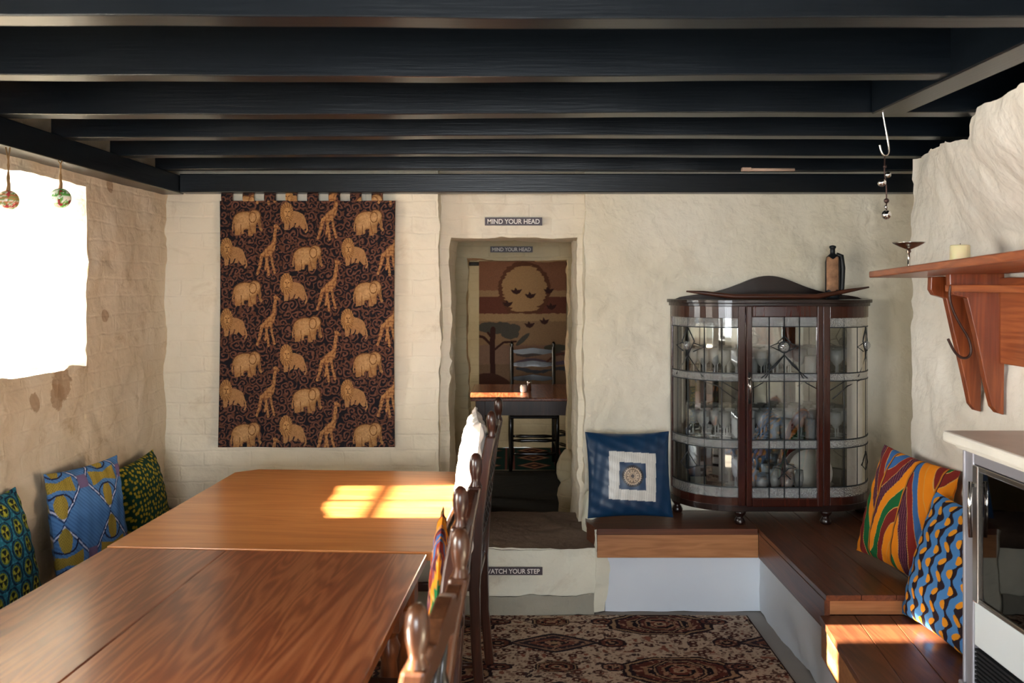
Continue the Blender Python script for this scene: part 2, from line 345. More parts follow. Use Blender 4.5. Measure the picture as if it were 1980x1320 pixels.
# left wall with two deep splayed windows
mb = MB(); W1 = (2.70, 3.53, 1.21, 1.95); W2 = (.15, 1.35, .95, 1.95); y0 = -3.0
zz = 2.3
for a, b_ in ((y0, W2[0]), (W2[1], W1[0]), (W1[1], 4.36)): panel(mb, (XL, a, 0), (0, b_-a, 0), (0, 0, zz), .025)
for W in (W1, W2):
    panel(mb, (XL, W[0], 0), (0, W[1]-W[0], 0), (0, 0, W[2]), .025); panel(mb, (XL, W[0], W[3]), (0, W[1]-W[0], 0), (0, 0, zz-W[3]), .025)
def splay(mb, W, X0, X1, sy, sz0, sz1):
    a, b_, c, d = W; o = (a+sy, b_-sy, c-sz0, d-sz1)
    for (p, q, r_, s_) in (((X0, b_, c), (X0, b_, d), (X1, o[1], o[3]), (X1, o[1], o[2])), ((X0, a, c), (X0, a, d), (X1, o[0], o[3]), (X1, o[0], o[2])),
                           ((X0, a, c), (X0, b_, c), (X1, o[1], o[2]), (X1, o[0], o[2])), ((X0, a, d), (X0, b_, d), (X1, o[1], o[3]), (X1, o[0], o[3]))):
        p, q, r_, s_ = map(np.array, (p, q, r_, s_)); n = 24
        pts = np.array([(1-i)*((1-j)*p+j*q)+i*((1-j)*s_+j*r_) for j in np.linspace(0, 1, n+1) for i in np.linspace(0, 1, n+1)]); pts = pts+disp(pts, .8)
        b0 = len(mb.v); mb.v += [tuple(t) for t in pts.tolist()]
        for j in range(n):
            for i in range(n): mb.f.append([b0+j*(n+1)+i, b0+j*(n+1)+i+1, b0+(j+1)*(n+1)+i+1, b0+(j+1)*(n+1)+i]); mb.m.append(mb.mi); mb.s.append(True)
    return o
mb.mi = 1
o1 = splay(mb, W1, XL, -2.22, .17, .02, .03); o2 = splay(mb, W2, XL, -2.1, .12, .02, .02)
mb.mi = 0                                              # outer skin so no daylight slips past
for a, b_ in ((y0-.1, o2[0]), (o2[1], o1[0]), (o1[1], 5.2)): mb.box((-2.3, a, -.1), (-2.23, b_, 2.6))
for o_, in ((o1,), (o2,)): mb.box((-2.3, o_[0], -.1), (-2.23, o_[1], o_[2])); mb.box((-2.3, o_[0], o_[3]), (-2.23, o_[1], 2.6))
struct('wall_left', mb, [M['wall_left'], M['wall_right']])
# right wall: chimney breast with a ragged top
mb = MB()
def rt(Y): return float(np.interp(Y, [2.0, 2.3, 2.74, 2.79, 2.84, 3.3, 3.45, 3.65], [2.10, 2.09, 2.112, 2.09, 2.035, 2.065, 2.08, 2.085]))
def xr(Y, Z):
    k = np.clip((Z-1.66)/.40, 0, 1); k = k*k*(3-2*k); return XR-k*.27*np.clip(3.62-Y, 0, 1.3)
ny = 240
for (ya, yb) in ((-3.0, 1.5), (1.5, 3.65)):
    n = int((yb-ya)/.022); m_ = 95
    ys = np.linspace(ya, yb, n+1); pts = np.array([(XR, y, z*rt(y)) for z in np.linspace(0, 1, m_+1) for y in ys]); pts[:, 0] = xr(pts[:, 1], pts[:, 2]); pts = pts+disp(pts, 1.3)
    b0 = len(mb.v); mb.v += [tuple(t) for t in pts.tolist()]
    for j in range(m_):
        for i in range(n): mb.f.append([b0+j*(n+1)+i, b0+j*(n+1)+i+1, b0+(j+1)*(n+1)+i+1, b0+(j+1)*(n+1)+i]); mb.m.append(0); mb.s.append(True)
panel(mb, (XR, 3.65, 0), (.5, 0, 0), (0, 0, 2.085)); panel(mb, (2.15, 3.6, 0), (0, .8, 0), (0, 0, 2.3), .04)
mb.box((2.3, -3.1, -.1), (2.4, 4.6, 2.6)); mb.box((1.30, -3, 2.10), (2.3, 1.5, 2.30))
struct('wall_right', mb, M['wall_right'])
# rear wall behind the camera with a window opening
mb = MB(); RW = (-1.0, .8, .85, 1.95)
panel(mb, (-1.9, -2.4, 0), (.9, 0, 0), (0, 0, 2.3), .06); panel(mb, (.8, -2.4, 0), (1.5, 0, 0), (0, 0, 2.3), .06)
panel(mb, (-1.0, -2.4, 0), (1.8, 0, 0), (0, 0, .85), .06); panel(mb, (-1.0, -2.4, 1.95), (1.8, 0, 0), (0, 0, .35), .06)
mb.box((-2.3, -3.1, -.1), (-1.02, -2.45, 2.6)); mb.box((.82, -3.1, -.1), (2.4, -2.45, 2.6)); mb.box((-1.02, -2.6, -.1), (.82, -2.45, .83)); mb.box((-1.02, -2.6, 1.97), (.82, -2.45, 2.6))
struct('wall_rear', mb, M['wall_right'])
# windows
def window(name, X, y0, y1, z0, z1, cols, rows, barz=None):
    mb = MB(); t = .045
    mb.box((X-.025, y0, z0), (X+.025, y0+t, z1)); mb.box((X-.025, y1-t, z0), (X+.025, y1, z1)); mb.box((X-.025, y0+t, z0), (X+.025, y1-t, z0+t)); mb.box((X-.025, y0+t, z1-t), (X+.025, y1-t, z1))
    root = struct(name, mb, M['window_wood'], bevel=.003)
    g = MB()
    for i in range(1, cols):
        y = y0+t+(y1-y0-2*t)*i/cols; g.box((X-.012, y-.010, z0+t), (X+.012, y+.010, z1-t))
    for z in (barz or [z0+t+(z1-z0-2*t)*i/rows for i in range(1, rows)]): g.box((X-.011, y0+t, z-.010), (X+.011, y1-t, z+.010))
    obj('glazing_bars', g, M['window_wood'], root)
    p = MB(); p.box((X-.002, y0+t, z0+t), (X+.002, y1-t, z1-t)); obj('pane', p, M['glass_win'], root)
window('window_1', -2.21, o1[0]-.03, o1[1]+.03, o1[2]-.04, o1[3]+.02, 2, 4, [1.478, 1.66])
window('window_2', -2.09, o2[0]-.03, o2[1]+.03, o2[2]-.03, o2[3]+.02, 3, 3)
mb = MB()
for x in (-1.0, -.42, .18, .76): mb.box((x, -2.5, .87), (x+.04, -2.46, 1.95))
for z in (.85, 1.38, 1.92): mb.box((-1.0, -2.5, z), (.8, -2.46, z+.04))
wr = struct('window_3', mb, M['window_wood'], bevel=.003); mb = MB(); mb.box((-1.0, -2.482, .87), (.8, -2.478, 1.95)); obj('pane', mb, M['glass_win'], wr)
# floor and ceiling
mb = MB(); mb.box((-2.4, -3.1, -.12), (2.4, 8.3, 0)); struct('floor', mb, M['floor'])
mb = MB(); mb.box((-2.4, -3.1, 2.27), (2.4, 5.0, 2.34)); struct('ceiling', mb, M['boards'])


# passage and far room
mb = MB(); Y2 = 5.80
panel(mb, (-.66, 4.9, 0), (0, .9, 0), (0, 0, 2.1), .05); panel(mb, (.7, 4.9, 0), (0, .9, 0), (0, 0, 2.1), .05); mb.box((-.8, 4.88, 2.05), (.85, 5.82, 2.15))
panel(mb, (-.7, Y2, 0), (.412, 0, 0), (0, 0, 1.708)); panel(mb, (.394, Y2, 0), (.32, 0, 0), (0, 0, 1.708)); panel(mb, (-.7, Y2, 1.708), (1.414, 0, 0), (0, 0, .4))
panel(mb, (-.288, Y2, 0), (0, .16, 0), (0, 0, 1.708)); panel(mb, (.394, Y2, 0), (0, .16, 0), (0, 0, 1.708)); panel(mb, (-.288, Y2, 1.708), (.682, 0, 0), (0, .16, 0))
mb.box((-2.3, 5.96, 0), (-.30, 5.99, 2.5)); mb.box((.41, 5.96, 0), (2.3, 5.99, 2.5)); mb.box((-.30, 5.96, 1.72), (.41, 5.99, 2.5))
mb.box((-.8, 4.9, 0), (-.69, 5.97, 2.4)); mb.box((.73, 4.9, 0), (.8, 5.97, 2.4))
# bulging plaster at the foot of the inner doorway
def lump(mb, c, r, sc, seed):
    st = len(mb.v); mb.ball(c, r, 24, sc)
    p = np.array(mb.v[st:]); p = p+disp(p, 2.2); mb.v[st:] = [tuple(q) for q in p.tolist()]
lump(mb, (.40, 5.74, .30), .10, (.75, .8, 1.3), 1); lump(mb, (.42, 5.7, .08), .12, (.8, .8, 1.5), 2)
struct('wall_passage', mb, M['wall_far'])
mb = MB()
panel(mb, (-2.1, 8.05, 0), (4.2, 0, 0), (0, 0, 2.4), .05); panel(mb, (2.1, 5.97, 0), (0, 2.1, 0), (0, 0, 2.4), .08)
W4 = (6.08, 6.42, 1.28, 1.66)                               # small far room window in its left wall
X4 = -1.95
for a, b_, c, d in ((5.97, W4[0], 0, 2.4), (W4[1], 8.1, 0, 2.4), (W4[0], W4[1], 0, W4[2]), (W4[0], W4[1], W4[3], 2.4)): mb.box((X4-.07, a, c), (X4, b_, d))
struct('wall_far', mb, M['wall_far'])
mb = MB(); mb.box((-2.3, 5.9, 2.3), (2.3, 8.3, 2.4)); struct('ceiling_far_room', mb, M['boards'])
window('window_4', X4-.035, W4[0], W4[1], W4[2], W4[3], 1, 1)
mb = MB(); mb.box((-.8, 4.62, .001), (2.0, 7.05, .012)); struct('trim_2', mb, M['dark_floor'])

# doorway step
STP = (-.35, .37, 3.99, 4.62, .32)
mb = MB(); mb.mi = 0
panel(mb, (-.36, 3.99, .09), (.76, 0, 0), (0, 0, .225)); mb.mi = 1; panel(mb, (-.36, 3.975, 0), (.76, 0, 0), (0, 0, .095))
mb.mi = 2
def tread(u, v):
    x = -.36+u*.76; y = 3.985+v*.63; z = .318-.012*math.exp(-((x-.0)**2)/.06)*math.exp(-((v)**2)/.2)
    return (x, y, z)
st = len(mb.v); mb.grid(tread, 40, 30); p = np.array(mb.v[st:]); p = p+disp(p, .8); mb.v[st:] = [tuple(q) for q in p.tolist()]
mb.box((-.36, 4.585, 0), (.40, 4.6, .30))
mb.mi = 0; panel(mb, (.40, 3.985, 0), (0, .36, 0), (0, 0, .40)); panel(mb, (.40, 3.995, 0), (.06, .02, 0), (0, 0, .40)); panel(mb, (-.36, 3.99, 0), (0, .36, 0), (0, 0, .32))
lump(mb, (.41, 4.25, .36), .08, (.55, 1.3, 1.6), 3)
struct('trim_3', mb, [M['riser'], M['riser_base'], M['tread']])

# ------------------------------------------------------------------ ceiling joists
js = [(.85, .065), (1.725, .072), (2.211, .068), (2.71, .08), (3.13, .075), (3.59, .07), (4.05, .06)]
jn = ['nearest the camera, almost overhead', 'black painted joist crossing the very top of the picture', 'second black joist from the top, ending at the trimmer on the right',
      'black joist carrying the hanging metal hook on the right', 'fourth black joist from the top, between the hook joist and the back',
      'fifth thin looking black joist toward the back wall', 'rearmost black joist, with the pale tube on it, just before the wall beam']
for i, (y, t) in enumerate(js):
    if i == 0: continue
    x1 = 1.15 if i == 2 else (2.0 if i >= 3 else 1.15)
    if i == 1: x1 = 1.72
    mb = MB(); n = 60; rows = []
    for k in range(n+1):
        x = -1.68+(x1+1.68)*k/n; wv = .003*math.sin(x*5+i)+.002*math.sin(x*13+i*2); yy = y-.006*(x)*0+wv
        sag = -.004*math.sin(x*1.7+i)
        rows += [(x, yy, 2.09+sag), (x, yy+t, 2.09+sag), (x, yy+t, 2.268), (x, yy, 2.268)]
    fs = [(k*4+a, k*4+(a+1) % 4, (k+1)*4+(a+1) % 4, (k+1)*4+a) for k in range(n) for a in range(4)]+[(0, 1, 2, 3), (n*4+3, n*4+2, n*4+1, n*4)]
    mb.add(rows, fs); o = obj('ceiling_joist', mb, M['beam'], bevel=.003)
    tag(o, jn[i], 'ceiling beam', 'black painted ceiling joists')
mb = MB(); mb.box((-1.80, -2.4, 1.998), (-1.64, 4.30, 2.09)); tag(obj('wall_beam', mb, M['beam_y'], bevel=.004), 'black beam running along the left wall under the joist ends', 'ceiling beam')
mb = MB(); mb.box((-1.64, 4.24, 2.003), (2.1, 4.33, 2.095)); tag(obj('wall_beam', mb, M['beam'], bevel=.004), 'black beam lying along the back wall above the doorway', 'ceiling beam')
mb = MB(); mb.box((1.145, 1.0, 2.085), (1.245, 2.70, 2.268)); tag(obj('trimmer_beam', mb, M['beam_y'], bevel=.004), 'slanting black trimmer beam at upper right joining two joists', 'ceiling beam')

# ------------------------------------------------------------------ benches
mb = MB()
panel(mb, (.455, 4.03, 0), (.735, 0, 0), (0, 0, .27), .04, amp=.25); struct('trim_4', mb, M['panel_white'])
mb = MB(); panel(mb, (1.19, 1.2, 0), (0, 2.83, 0), (0, 0, .27), .03, amp=.9); struct('trim_5', mb, M['panel_white'])
b1 = thing('back_bench', 'wooden bench box against the back wall carrying the navy cushion and cabinet', 'bench', (.8, 4.17, .264))
L0 = Vector((.8, 4.17, .264))
mb = MB(); mb.prism([(.412, 4.0), (1.165, 4.0), (1.165, 4.325), (.372, 4.325), (.372, 4.12)], (.372, .40), lambda u, v, w_: (u, v, w_)); mb.shift(L0); obj('seat_top', mb, M['bench_topx'], b1, bevel=.002)
mb = MB(); mb.box((.412, 4.002, .264), (1.168, 4.025, .3715)); mb.shift(L0); obj('front_board', mb, M['bench_x'], b1, bevel=.002)
mb = MB(); mb.prism([(.413, 4.004), (.373, 4.12), (.39, 4.12), (.43, 4.026), (.413, 4.026)], (.29, .3715), lambda u, v, w_: (u, v, w_)); mb.shift(L0); obj('end_board', mb, M['bench_topx'], b1)
b2 = thing('side_bench', 'dark plank bench along the right side, in the corner behind the bright zigzag cushion', 'bench', (1.45, 3.7, .264)); L0 = Vector((1.45, 3.7, .264))
mb = MB()
xs = [1.168, 1.30, 1.43, 1.56, 1.70]
for a, b_ in zip(xs, xs[1:]): mb.box((a+.001, 3.15, .378), (b_-.001, 4.325, .40))
mb.box((1.702, 3.70, .378), (2.12, 4.325, .40))
mb.shift(L0); obj('seat_top', mb, M['bench_top'], b2, bevel=.002)
mb = MB(); mb.box((1.168, 3.165, .264), (1.189, 4.0, .377)); mb.shift(L0); obj('front_board', mb, M['bench_top'], b2, bevel=.002)
mb = MB(); mb.box((1.19, 3.17, .321), (1.70, 3.19, .377)); mb.shift(L0); obj('end_board', mb, M['bench_x'], b2, bevel=.001)
b3 = thing('hearth_bench', 'lower dark plank bench step under the stove and dotted cushion', 'bench', (1.4, 2.4, .2)); L0 = Vector((1.4, 2.4, .2))
mb = MB(); yy = [(3.165, 1.15), (2.64, 1.085), (1.3, 1.04)]
xo = [0, .13, .26, .39, .56]
for k in range(4):
    poly = [(yy[0][1]+xo[k]+.001, 3.165), (min(1.70, yy[0][1]+xo[k+1]-.001), 3.165), (min(1.70, yy[1][1]+xo[k+1]-.001+(.07 if k == 3 else 0)), 2.64), (min(1.70, yy[2][1]+xo[k+1]-.001+(.12 if k == 3 else 0)), 1.3), (yy[2][1]+xo[k]+.001, 1.3), (yy[1][1]+xo[k]+.001, 2.64)]
    mb.prism(poly, (.295, .32), lambda u, v, w_: (u, v, w_))
mb.shift(L0); obj('seat_top', mb, M['bench_top'], b3, bevel=.002)
mb = MB(); mb.prism([(1.155, 3.16), (1.18, 3.16), (1.115, 2.64), (1.07, 1.3), (1.045, 1.3), (1.09, 2.64)], (.17, .294), lambda u, v, w_: (u, v, w_)); mb.shift(L0); obj('front_board', mb, M['bench_x'], b3, bevel=.002)
# left bench (mostly behind the table)
b4 = thing('wall_bench', 'low wooden bench along the left wall holding three cushions, mostly hidden by the table', 'bench', (-1.58, 2.6, 0)); 
mb = MB(); mb.box((-.15, -1.6, .39), (.13, 1.7, .42)); obj('seat_top', mb, M['bench_top'], b4, bevel=.003)
mb = MB(); mb.box((-.13, -1.55, 0), (.10, 1.65, .39)); obj('base', mb, M['panel_white'], b4)

# ------------------------------------------------------------------ pattern painting helpers (dye colours, stored per vertex)
def C(h): return np.array([int(h[i:i+2], 16)/255 for i in (1, 3, 5)])
def inpoly(x, y, poly):
    r = np.zeros(x.shape, bool); n = len(poly)
    for i in range(n):
        x0, y0 = poly[i]; x1, y1 = poly[(i+1) % n]
        if y0 == y1: continue
        c = ((y0 > y) != (y1 > y)) & (x < (x1-x0)*(y-y0)/(y1-y0)+x0); r ^= c
    return r
def ell(x, y, cx, cy, rx, ry, a=0):
    ca, sa = math.cos(a), math.sin(a); u = (x-cx)*ca+(y-cy)*sa; v = -(x-cx)*sa+(y-cy)*ca
    return (u/rx)**2+(v/ry)**2
def segd(x, y, pts):
    d = np.full(x.shape, 1e9)
    for (x0, y0), (x1, y1) in zip(pts, pts[1:]):
        L2 = (x1-x0)**2+(y1-y0)**2+1e-12; t = np.clip(((x-x0)*(x1-x0)+(y-y0)*(y1-y0))/L2, 0, 1)
        d = np.minimum(d, np.hypot(x-x0-t*(x1-x0), y-y0-t*(y1-y0)))
    return d
def setcol(o, rgb):
    a = o.data.color_attributes.new('pattern', 'FLOAT_COLOR', 'POINT')
    d = np.ones((len(o.data.vertices), 4)); rgb = lin(rgb); d[:len(rgb), :3] = rgb
    a.data.foreach_set('color', d.ravel())
def worley(x, y, s=0):
    ix, iy = np.floor(x).astype(np.int64), np.floor(y).astype(np.int64); best = np.full(x.shape, 9.); ang = np.zeros(x.shape); idr = np.zeros(x.shape)
    for dx in (-1, 0, 1):
        for dy in (-1, 0, 1):
            cx = ix+dx+.15+.7*_h(ix+dx, iy+dy, ix*0, s); cy = iy+dy+.15+.7*_h(ix+dx, iy+dy, ix*0+1, s)
            d = np.hypot(x-cx, y-cy); k = d < best; best = np.where(k, d, best); ang = np.where(k, np.arctan2(y-cy, x-cx), ang); idr = np.where(k, _h(ix+dx, iy+dy, ix*0+2, s), idr)
    return best, ang, idr

# ------------------------------------------------------------------ animal tapestry (pattern in photograph units, pixels)
def tap_pattern(x, y):
    rgb = np.tile(C('#17151c'), (x.size, 1))
    wx = x+3*vnoise(x/9, y/9, 0*x, 3); wy = y+3*vnoise(x/9, y/9, 0*x, 4)
    d, a, idr = worley(wx/17, wy/17, 9)
    spi = np.sin(d*15+a*np.where(idr > .5, 1, -1)+idr*6)
    k = (spi > .05) & (d < .62); rgb[k] = C('#4d3127')
    k = (spi > .55) & (d < .62); rgb[k] = C('#664336')
    d2, a2, i2 = worley(wx/7.5+40, wy/7.5, 21); k = (d2 < .34) & (i2 > .45) & ~(d < .3); rgb[k] = C('#553629')
    gold, gold2, edge = C('#b18a60'), C('#89623c'), C('#5a3a22')
    for ox, oy in ((0, 0), (118, 68.5)):
        # elephant, facing right; centre 478,430
        u = (x-478-ox+118) % 236-118; v = (y-430-oy+68.5) % 137-68.5
        e = np.minimum.reduce([ell(u, v, -4, -4, 23, 16.5), ell(u, v, 14, -12, 11, 11.5), ell(u, v, -14, 4, 11, 14)])
        body = e < 1
        legs = inpoly(u, v, [(-26, 4), (-12, 6), (-14, 24), (-24, 25)]) | inpoly(u, v, [(-14, 8), (-8, 8), (-7, 22), (-12, 22)]) | inpoly(u, v, [(1, 6), (12, 4), (10, 25), (1, 25)]) | inpoly(u, v, [(11, 4), (17, -2), (16, 21), (10, 21)])
        trunk = inpoly(u, v, [(18, -18), (25, -12), (26, 0), (27, 10), (30, 14), (27, 18), (23, 13), (21, 2), (16, -4)])
        tail = segd(u, v, [(-27, -3), (-29, 10), (-28, 16)]) < 1.3
        m_ = body | legs | trunk | tail
        sh = np.clip(.3+.7*(1-np.minimum(e, 1.2))+.25*vnoise(u/4, v/4, 0*u, 8), 0, 1)
        out = (ell(u, v, -4, -4, 25, 18.5) < 1) | (ell(u, v, 14, -12, 13, 13.5) < 1)
        rgb[out & ~m_] = edge
        rgb[m_] = (gold2+(gold-gold2)*sh[:, None])[m_]
        ear = (np.abs(ell(u, v, 10, -10, 7, 10)-1) < .22) | (segd(u, v, [(25, -10), (23, 2), (25, 10)]) < .8) | (segd(u, v, [(-13, 4), (-12, 20)]) < .8) | (segd(u, v, [(3, 0), (8, 22)]) < .7)
        rgb[ear & m_] = C('#6e4a2a')
        # lion; centre 564,418
        u = (x-564-ox+118) % 236-118; v = (y-418-oy+68.5) % 137-68.5
        mane = ell(u, v, -9, -6, 12.5, 21); bd = np.minimum(ell(u, v, 9, 2, 17, 11, .35), ell(u, v, 18, 6, 8, 12, -.2))
        lg = inpoly(u, v, [(-14, 10), (-3, 10), (-6, 26), (-13, 27)]) | inpoly(u, v, [(-2, 8), (8, 8), (4, 20), (-2, 24)]) | inpoly(u, v, [(14, 8), (25, 10), (27, 24), (22, 26), (15, 18)]) | inpoly(u, v, [(10, 10), (17, 12), (12, 22), (6, 22)])
        tl = segd(u, v, [(24, 4), (29, 18), (30, 26), (27, 31)]) < 1.4
        m_ = (mane < 1) | (bd < 1) | lg | tl
        rgb[(bd < 1) | lg | tl] = C('#98704a'); k = mane < 1
        st_ = (np.sin(np.arctan2(v+6, u+9)*22+np.hypot(u+9, v+6)*.4) > 0)
        rgb[k & st_] = C('#a07648'); rgb[k & ~st_] = C('#7a5636')
        f = ell(u, v, -8, -6, 6, 10) < 1; rgb[f] = C('#ad8253')
        rgb[(segd(u, v, [(-11, -9), (-9, -8)]) < .9) | (segd(u, v, [(-6, -8), (-4, -9)]) < .9) | (segd(u, v, [(-8, -6), (-8, -1), (-10, 1)]) < .7) | (segd(u, v, [(-8, -1), (-5, 1)]) < .7)] = C('#5a3a22')
        # giraffe; centre 517,485
        u = (x-517-ox+118) % 236-118; v = (y-485-oy+68.5) % 137-68.5
        m_ = inpoly(u, v, [(-12, 6), (0, -8), (9, -14), (14, -42), (13, -50), (18, -52), (26, -44), (24, -41), (19, -42), (18, -22), (15, 0), (8, 8), (-8, 12)])
        m_ |= (segd(u, v, [(-10, 8), (-13, 24), (-20, 44)]) < 2.4) | (segd(u, v, [(-4, 8), (0, 24), (3, 46)]) < 2.3) | (segd(u, v, [(8, 6), (10, 22), (15, 42)]) < 2.2) | (segd(u, v, [(1, 8), (-2, 22), (-4, 36)]) < 1.8) | (segd(u, v, [(-12, 6), (-17, 26)]) < 1.2)
        dd, _, _ = worley(u/5.5, v/5.5, 2)
        rgb[m_] = C('#a0744a'); rgb[m_ & (dd > .45)] = C('#7a5233')
    rgb *= (1+.10*vnoise(x/1.6, y/1.6, 0*x, 50))[:, None]
    return rgb
tp = thing('animal_tapestry', 'dark woven hanging with elephants, lions and giraffes on the back wall', 'tapestry', P(595, 864, 4.30)); L0 = tp.location.copy()
x0, x1, ya, yb = 424, 765, 388, 864
nu, nv = 400, 540
def tf(u, v):
    px = x0+(x1-x0)*u; py = yb+(ya-yb)*v
    px += (u-.5)*-4*math.sin(v*3)-1.5*(1-v)
    p = P(px, py, 4.30); p.y += .006*math.sin(u*9+v*2)-.004*math.sin(u*23)-.008*(1-v)
    return p
mb = MB(); mb.grid(tf, nu, nv); mb.shift(L0); o = obj('cloth', mb, M['weave'], tp)
g = np.array([(x0+(x1-x0)*i/nu, yb+(ya-yb)*j/nv) for j in range(nv+1) for i in range(nu+1)]); setcol(o, tap_pattern(g[:, 0], g[:, 1]))
sm = o.modifiers.new('thick', 'SOLIDIFY'); sm.thickness = .004
for k in range(8):
    cx = 439+k*41.5; mb = MB()
    def tb(u, v, cx=cx):
        p = P(cx-11+22*u, 389-17*v, 4.295); p.y += -.006*math.sin(v*math.pi); return p
    mb.grid(tb, 24, 18); mb.shift(L0); o = obj('hanging_tab', mb, M['weave'], tp)
    gg = np.array([(cx-11+22*i/24, 389-17*j/18) for j in range(19) for i in range(25)]); setcol(o, tap_pattern(gg[:, 0], gg[:, 1]+30))
    sm = o.modifiers.new('thick', 'SOLIDIFY'); sm.thickness = .004

# ------------------------------------------------------------------ patterned rug
def rug_pattern(X, Y):
    rgb = np.tile(C('#bfa994'), (X.size, 1)); z = 0*X
    n = fbm(X*60, Y*60, z, 4, 2); rgb[n > .52] = C('#6a5046'); rgb[n < -.62] = C('#94786a'); n = fbm(X*35, Y*35, z+3, 14, 3); rgb[n > .72] = C('#4a3838'); rgb[n < -.8] = C('#8a5a4a')
    d, a, i = worley(X*16, Y*20, 5); k = (d < .3) & (i > .6); rgb[k] = C('#54332e'); rgb[(d < .12) & (i > .6)] = C('#b59f8b')
    def octd(u, v, rx, ry): return np.maximum(np.maximum(np.abs(u)/rx, np.abs(v)/ry), (np.abs(u)/rx+np.abs(v)/ry)/1.45)
    def med(cx, cy, rx, ry, px_, py_, style):
        u = (X-cx+px_/2) % px_-px_/2; v = (Y-cy+py_/2) % py_-py_/2
        wob = 1+.04*vnoise(X*40, Y*40, z, 3)
        q = octd(u, v, rx, ry)*wob if style != 'p' else (np.abs(u)/rx)**1.2*wob+np.abs(v)/ry
        bands = [(1.0, '#2a2025'), (.93, '#9c7f63'), (.86, '#2f2328'), (.78, '#5e342d'), (.62, '#8f6f55'), (.54, '#221c22'), (.40, '#6d3b31'), (.24, '#a88d72'), (.12, '#2a2025')]
        if style == 'p': bands = [(1.0, '#302a30'), (.84, '#7d6052'), (.70, '#3a3036'), (.5, '#7a4c40'), (.3, '#2c262c'), (.15, '#a08468')]
        if style == 's': bands = [(1.0, '#33262a'), (.75, '#6a4035'), (.45, '#2b2328'), (.2, '#94765e')]
        for t, c in bands: rgb[q < t] = C(c)
        k = (q < .8) & (fbm(X*70, Y*70, z, 9, 2) > .45); rgb[k] = C('#a07c66')
        if style == 'o2':
            k = (q < .42) & (np.sin(np.arctan2(v*1.1, u)*9) > .2); rgb[k] = C('#1d1a20')
    med(.19, 3.43, .085, .05, .98, .46, 'o'); med(.68, 3.86, .235, .12, .98, .46, 'o2'); med(.68, 3.86, .11, .09, .98, .46, 'o')
    med(.19, 3.66, .20, .10, .98, .46, 'p'); med(.44, 3.66, .06, .045, .49, .46, 's'); med(.42, 3.43, .05, .035, .49, .46, 's'); med(-.04, 3.43, .05, .03, .98, .46, 's')
    k = fbm(X*110, Y*110, z, 19, 1) > .5; rgb[k] = rgb[k]*.85
    ed = np.minimum.reduce([1.105-X, 4.0-Y]); rgb[ed < .008] = C('#3a2a28')
    return rgb
mb = MB(); rx0, rx1, ry0, ry1 = -1.2, 1.105, 1.6, 3.965; nu, nv = 560, 560
mb.grid(lambda u, v: (rx0+(rx1-rx0)*u, ry0+(ry1-ry0)*v, .010+.0015*math.sin(u*14)*math.sin(v*11)), nu, nv)
b0 = len(mb.v); mb.box((rx0, ry0, .001), (rx1, ry1, .0075))
o = obj('patterned_rug', mb, M['rug']); g = np.array(mb.v[:b0]); setcol(o, np.vstack([rug_pattern(g[:, 0], g[:, 1]), np.tile(C('#5a4238'), (8, 1))]))
tag(o, 'beige and brown patterned rug with medallions on the floor by the doorway step', 'rug')

# ------------------------------------------------------------------ tables
def rotm(a): return Matrix.Rotation(a, 4, 'Z')
def table_legs(root, pts, h, m, r=.035):
    for (x, y) in pts:
        mb = MB(); mb.box((x-r, y-r, h-.16), (x+r, y+r, h))
        mb.lathe([(r*.9, h-.16), (r*.6, h-.18), (r*.95, h-.21), (r*.65, h-.25), (r*.95, h-.38), (r*.8, .25), (r*.55, .12), (r*.9, .09), (r*.6, .05), (r*.5, .0)][::-1], (x, y, 0), 16)
        obj('leg', mb, m, root, bevel=.002)
# near table: local origin at centre of its far edge
a1 = -R(3.6)
nt_ = thing('dining_table', 'near brown wooden dining table with long planks filling the lower left', 'table', (-.728, 2.555, .012), a1)
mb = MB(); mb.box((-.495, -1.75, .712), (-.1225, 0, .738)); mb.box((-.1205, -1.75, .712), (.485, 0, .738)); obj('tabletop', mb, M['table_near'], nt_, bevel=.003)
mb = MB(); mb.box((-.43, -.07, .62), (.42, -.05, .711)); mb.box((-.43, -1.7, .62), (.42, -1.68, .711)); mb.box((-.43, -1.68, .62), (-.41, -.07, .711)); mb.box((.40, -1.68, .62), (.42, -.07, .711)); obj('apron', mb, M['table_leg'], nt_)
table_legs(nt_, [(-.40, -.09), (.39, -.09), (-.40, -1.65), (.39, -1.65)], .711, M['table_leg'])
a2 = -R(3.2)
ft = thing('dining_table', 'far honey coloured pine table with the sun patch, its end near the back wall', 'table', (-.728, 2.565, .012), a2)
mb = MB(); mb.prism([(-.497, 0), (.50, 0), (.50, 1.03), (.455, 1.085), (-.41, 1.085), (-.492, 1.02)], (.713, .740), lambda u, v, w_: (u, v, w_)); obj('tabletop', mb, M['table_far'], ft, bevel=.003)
mb = MB(); mb.box((-.42, .05, .62), (.43, .07, .712)); mb.box((-.42, 1.0, .62), (.43, 1.02, .712)); mb.box((-.42, .07, .62), (-.40, 1.0, .712)); mb.box((.41, .07, .62), (.43, 1.0, .712)); obj('apron', mb, M['table_leg'], ft)
table_legs(ft, [(-.39, .10), (.40, .10), (-.39, .97), (.40, .97)], .712, M['table_leg'])

